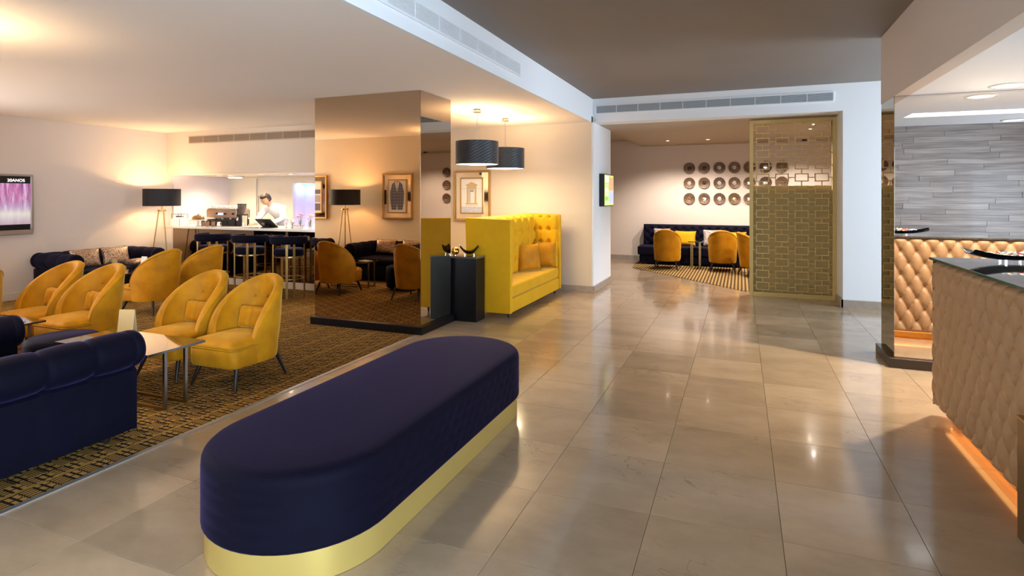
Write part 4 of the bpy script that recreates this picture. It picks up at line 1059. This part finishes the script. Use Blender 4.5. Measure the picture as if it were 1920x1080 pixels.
for s in (-1,1): er.lathe([(0,-.008),(.022,0),(0,.008)],10,M=Mh@T((s*.076,.005,0))@RY(PI/2))
obj('ears',er,skin,pe,smooth=True)
for s,(hx_,hy_,hz_) in ((1,(.12,-.40,1.08)),(-1,(-.20,-.42,1.08))):
    hv=[(hx_,hy_+.02,hz_),(hx_,hy_-.05,hz_-.012)]; he=[(0,1)]; hr_=[(.026,.022),(.036,.015)]
    for k,(dx,ln) in enumerate(((-.028,.062),(-.009,.072),(.010,.068),(.028,.052))):
        i=len(hv); hv+=[(hx_+dx,hy_-.085,hz_-.014),(hx_+dx*1.1,hy_-.085-ln*.5,hz_-.018),(hx_+dx*1.1,hy_-.085-ln,hz_-.028)]
        he+=[(1,i),(i,i+1),(i+1,i+2)]; hr_+=[.010,.009,.007]
    i=len(hv); hv+=[(hx_-s*.04,hy_-.03,hz_-.012),(hx_-s*.06,hy_-.07,hz_-.02)]; he+=[(0,i),(i,i+1)]; hr_+=[.012,.009]
    skin_body('hand',hv,he,hr_,skin,pe,sub=1)

# ================= RECEPTION =================
rd=thing('reception_desk','tan tufted leather reception desk with black glass top and glowing plinth','reception desk',(0,0,0))
rx,ry1,ry0=1.30,5.05,1.2
body=MB(); body.box((rx+.03,ry0,.085),(2.0,ry1-.03,1.13)); body.box((2.0,4.42,.085),(4.3,ry1-.03,1.13)); obj('body',body,leather,rd)
p_,q_=.151,.128
# street side: faces -x
Mx=T((rx+.045,ry1-.0,.085))@RZ(-PI/2)
obj('tufted_side',tuft(ry1-ry0,1.045,p_,q_,.060,.0125,Mx),leather,rd,smooth=True)
My=T((4.3,ry1-.035,.085))@RZ(PI)
obj('tufted_end',tuft(4.3-rx,1.045,p_,q_,.060,.0125,My),leather,rd,smooth=True)
bt=MB()
bprof=[(0,-.010),(.009,-.006),(.010,0),(.0,.004)]
for j in range(1,9):
    zz=.085+j*q_
    if zz>1.1: continue
    for i in range(0,27):
        s=(i+(.5 if j%2 else 0))*p_
        if .05<s<ry1-ry0-.05: bt.lathe(bprof,8,M=Mx@T((s,-.008,j*q_))@RX(-PI/2))
        if .05<s<4.3-rx-.05: bt.lathe(bprof,8,M=My@T((s,-.008,j*q_))@RX(-PI/2))
obj('buttons',bt,mat('button_brass',(.45,.28,.12),.3,.6),rd,smooth=True,kind='stuff')
gt=MB(); gt.box((rx-.01,ry0,1.131),(2.05,ry1+.01,1.15)); gt.box((2.05,4.40,1.131),(4.3,ry1+.01,1.15))
obj('glass_top',gt,mat('desk_glass',(.05,.055,.055),.02,coat=1,spec=1.0,ior=1.8),rd,bevel=.002)
obj('glass_edge',B((rx-.013,ry0,1.133),(rx-.0105,ry1+.012,1.148)),mat('glass_edge',(.02,.10,.08),.1),rd)
obj('plinth',B((rx+.10,ry0,.002),(2.0,ry1-.10,.084)),mat('amber_gold',(.80,.42,.10),.15,1),rd)
obj('plinth',B((2.0,4.5,.002),(4.3,ry1-.10,.084)),black,rd,label='black end plinth')
obj('led_strip',B((rx+.088,ry0,.070),(rx+.098,ry1-.1,.080)),led,rd)
obj('led_strip',B((rx+.1,ry1-.098,.070),(4.3,ry1-.088,.080)),led,rd)
light('AREA',(rx+.06,3.1,.078),0.6,(1,.45,.12),.04,3.6,(0,0,0),name='desk_led_light')
light('AREA',(2.8,ry1-.06,.078),1.0,(1,.45,.12),2.8,.04,(0,0,0),name='desk_led_light')
dish('candy_dish','long curved dark metal dish full of wrapped sweets on the reception desk',(1.70,4.83,1.151),.22,.54,.20,.04,.022)
cdm=[mat('wrap%d'%i,c,.35) for i,c in enumerate(((.85,.83,.8),(.8,.78,.74),(.05,.07,.35),(.7,.2,.12),(.75,.6,.4)))]
cb_=MB()
for k in range(70):
    u_=R.uniform(-.17,.15); v_=R.uniform(-.055,.055); z=.030+.04*(abs(u_)/.26)**2.2+R.uniform(.0,.035)*(1-abs(u_)/.22)+.006
    cb_.cur=R.choice((0,0,0,1,1,2,3,4)); cb_.box((-.018,-.010,-.006),(.018,.010,.006),T((u_,v_,z))@RZ(R.uniform(0,3))@RX(R.uniform(-.5,.5))@RY(R.uniform(-.4,.4)))
o=obj('wrapped_sweets',cb_,cdm,kind='stuff'); o.location=(1.70,4.83,1.151); o.rotation_euler=(0,0,.22); tag(o,'pile of white, blue and red wrapped sweets in the curved dish','sweets')
bn=thing('brass_post','low brass edged panel at the near end of the reception desk','panel',(1.235,3.27,0))
obj('panel',B((-.03,-.16,0),(.03,.11,.56)),mat('dark_brass',(.22,.14,.06),.35,.8),bn,bevel=.003); obj('rim',B((-.034,-.164,.56),(.034,.114,.572)),brass,bn,bevel=.002)
downlight('reception_downlight','large round downlight in the pale ceiling over the desk, nearer the pillar mirror',2.08,6.02,ZR,.10,disc_m,170,(1,.84,.62),spot=2.3,group='reception ceiling lights',trim=ceramic)
downlight('reception_downlight','large round downlight in the pale reception ceiling at the right edge',3.6,5.9,ZR,.10,disc_m,90,(1,.90,.76),spot=2.3,group='reception ceiling lights',trim=ceramic)
downlight('reception_downlight','round downlight near the reception wall seen only in the pillar mirror',3.1,3.8,ZR,.10,disc_m,30,(1,.90,.76),spot=2.3,group='reception ceiling lights',trim=ceramic)

# ================= FAR LOUNGE =================
bq=thing('banquette','long navy tufted banquette against the far lounge wall','sofa',(1.0,14.0,.008))
obj('back_frame',B((-3.2,.18,.05),(2.2,.34,.90)),navy_d,bq,bevel=.01)
obj('tufted_back',tuft(5.4,.50,.19,.10,.045,.022,T((-3.2,.18,.40))),navy_d,bq,smooth=True)
obj('seat',B((-3.24,-.50,.22),(2.2,.14,.42)),navy_d,bq,bevel=.03,seg=3)
obj('base',B((-3.20,-.46,.05),(2.2,.14,.218)),navy_d,bq,bevel=.01)
for k in range(6): obj('foot',B((-3.1+k*1.02,-.40,0),(-3.04+k*1.02,-.34,.05)),black_matt,bq)
pc=pillow_mb(.40,.40,.13); pw_=pillow_mb(.50,.36,.12)
prn=mat('printed_linen',(.55,.48,.42),.7,noise=(30,.9,(.12,.09,.1)))
pillow('printed_cushion','grey patterned cushion at the left end of the far banquette',pc,prn,(-1.75,14.05,.63),.1,.3,None)
pillow('yellow_cushion','plain yellow cushion on the far banquette beside the left armchair',pw_,yellow_b,(-1.22,14.05,.60),-.1,.3,'yellow cushions on the banquette')
pillow('printed_cushion','grey patterned cushion behind the middle armchair on the far banquette',pc,prn,(-.62,14.05,.62),.1,.3,None)
pillow('yellow_cushion','plain yellow cushion on the far banquette beside the lattice screen',pw_,yellow_b,(-.12,14.05,.60),.12,.3,'yellow cushions on the banquette')
# wall discs
tones=[(.22,.13,.075),(.26,.16,.09),(.18,.11,.07)]
rings=[mat('disc_wood%d'%i,c,.45,.2,noise=(22,.9,tuple(v*.35 for v in c))) for i,c in enumerate(tones)]
mirr=mat('disc_mirror',(.8,.8,.8),.03,1); dstone=mat('disc_grey',(.45,.42,.38),.4); ddark=mat('disc_dark',(.02,.015,.01),.5); dgold=mat('disc_gold',(.7,.5,.2),.2,1)
cent=[[ddark,ddark,dstone,dstone,rings[1],mirr,rings[1]],[dstone,ddark,dstone,dstone,mirr,mirr,rings[0]],[rings[1],mirr,dstone,dgold,mirr,dstone,rings[2]]]
rown=['top','middle','bottom']; coln=['first','second','third','fourth','fifth','sixth','seventh']
dmesh=MB().lathe([(.045,-.012),(.05,-.016),(.085,-.026),(.12,-.036),(.132,-.036),(.132,-.03),(.12,0),(0,0)],32,M=RX(-PI/2)@Matrix.Scale(-1,4,(0,0,1)),cap=False)
cmesh=MB().lathe([(0,.012),(.03,.013),(.046,.012)],24,M=RX(-PI/2)@Matrix.Scale(1,4),cap=False)
dmesh=MB().lathe([(0,0),(.125,0),(.132,.03),(.128,.036),(.12,.034),(.085,.022),(.05,.014),(.045,.010)],32,M=RX(PI/2),cap=False)
cmesh=MB().lathe([(.046,.011),(.03,.013),(0,.014)],24,M=RX(PI/2),cap=False)
for r,z in enumerate((2.262,1.905,1.535)):
    for c,x in enumerate((-1.15,-.81,-.47,-.14,.19,.53,.87)):
        t=thing('wall_disc','carved wooden wall disc, %s from the left in the %s row on the far wall'%(coln[c],rown[r]),'wall decoration',(x,14.398,z),0,'carved discs on the far lounge wall')
        obj('rim',dmesh,rings[(r*3+c)%3],t,smooth=True,sharp=1.0); obj('centre',cmesh,cent[r][c],t,smooth=True)
        # carved rays
        ray=MB()
        for k in range(12):
            a=2*PI*k/12; ray.box((.062,-.028,-.006),(.112,-.020,.006),RY(a)@T((0,0,0))@Matrix.Rotation(-.0,4,'Z'))
        obj('carving',ray,rings[(r*3+c+1)%3],t,kind='stuff')
lpos=[(-1.5,13.05,'left of the discs on the far lounge ceiling'),(-.66,13.05,'above the wall discs in the far lounge'),(1.17,13.2,'lowest of the three seen through the screen'),(1.16,11.66,'middle one of the three seen through the lattice screen'),(1.16,10.95,'highest of the three seen through the lattice screen'),(-.1,12.0,'hidden just above the screen frame')]
for x,y,lb in lpos[:5]:
    downlight('spotlight','small bright ceiling spotlight '+lb,x,y,ZL,.035,spot_m,85,(1,.87,.76),spot=2.45,group='spotlights of the far lounge',soft=.03)
sd=obj('smoke_detector',MB().lathe([(0,0),(.05,0),(.045,-.03),(0,-.035)],16),black_matt,smooth=True); sd.location=(1.28,13.9,ZL); tag(sd,'small dark dome fixed to the far lounge ceiling by the screen','detector')
# lattice screen
SX0,SX1,SY=.13,1.36,9.98
ls=thing('lattice_screen','tall gold geometric lattice screen with solid lower half beside the white pillar','screen',(SX0,SY,0))
W_=SX1-SX0; HT=2.80
fm=MB(); fm.box((0,-.035,0),(.055,.07,HT)); fm.box((W_-.06,-.035,0),(W_,.07,HT)); fm.box((.055,-.035,0),(W_-.06,.07,.07)); fm.box((.055,-.035,HT-.055),(W_-.06,.07,HT))
obj('outer_frame',fm,brass_paint,ls,bevel=.003)
obj('back_panel',B((.05,.050,.06),(W_-.055,.063,1.755)),mat('gold_paint_shaded',(.52,.37,.13),.55,.1),ls)  # same gold paint darkened, shade behind the lattice put into the colour
ncol,nrow=4,14; cw=(W_-.115)/ncol*1.0; chh=(HT-.125)/nrow; rw,rh,bt_=.195,.128,.015
sq=MB()
for a,b in (((-rw/2,-.02,-rh/2),(rw/2,.018,-rh/2+bt_)),((-rw/2,-.02,rh/2-bt_),(rw/2,.018,rh/2)),((-rw/2,-.02,-rh/2+bt_),(-rw/2+bt_,.018,rh/2-bt_)),((rw/2-bt_,-.02,-rh/2+bt_),(rw/2,.018,rh/2-bt_))): sq.box(a,b)
lh=MB().box((-(cw-rw)/2,-.02,-.007),((cw-rw)/2,.018,.007)); lv_=MB().box((-.007,-.02,-(chh-rh)/2),(.007,.018,(chh-rh)/2))
q0=h0=v0=None
for c in range(ncol):
    for r in range(nrow):
        x=.055+(c+.5)*cw; z=.07+(r+.5)*chh
        if q0 is None: q0=obj('lattice_square',sq,brass_paint,ls); o=q0
        else: o=q0.copy(); C.objects.link(o)
        o.location=(x,0,z)
        if h0 is None: h0=obj('horizontal_link',lh,brass_paint,ls); o=h0
        else: o=h0.copy(); C.objects.link(o)
        o.location=(.055+(c+1)*cw,0,z) if c<ncol-1 else (.055+.25*(cw-rw)-.02,0,z)
        if c==ncol-1:
            o2=h0.copy(); C.objects.link(o2); o2.location=(.055+ncol*cw-(cw-rw)/4,0,z); o2.scale=(.5,1,1); o.location.x=.055+(cw-rw)/4; o.scale=(.5,1,1)
        if v0 is None: v0=obj('vertical_link',lv_,brass_paint,ls); o=v0
        else: o=v0.copy(); C.objects.link(o)
        o.location=(x,0,.07+(r+1)*chh-(0 if r<nrow-1 else (chh-rh)/4))
        if r==nrow-1: o.scale=(1,1,.5)
        if r==0:
            o2=v0.copy(); C.objects.link(o2); o2.location=(x,0,.07+(chh-rh)/4); o2.scale=(1,1,.5)
print('tiles',cnt,'objects',len(bpy.data.objects))
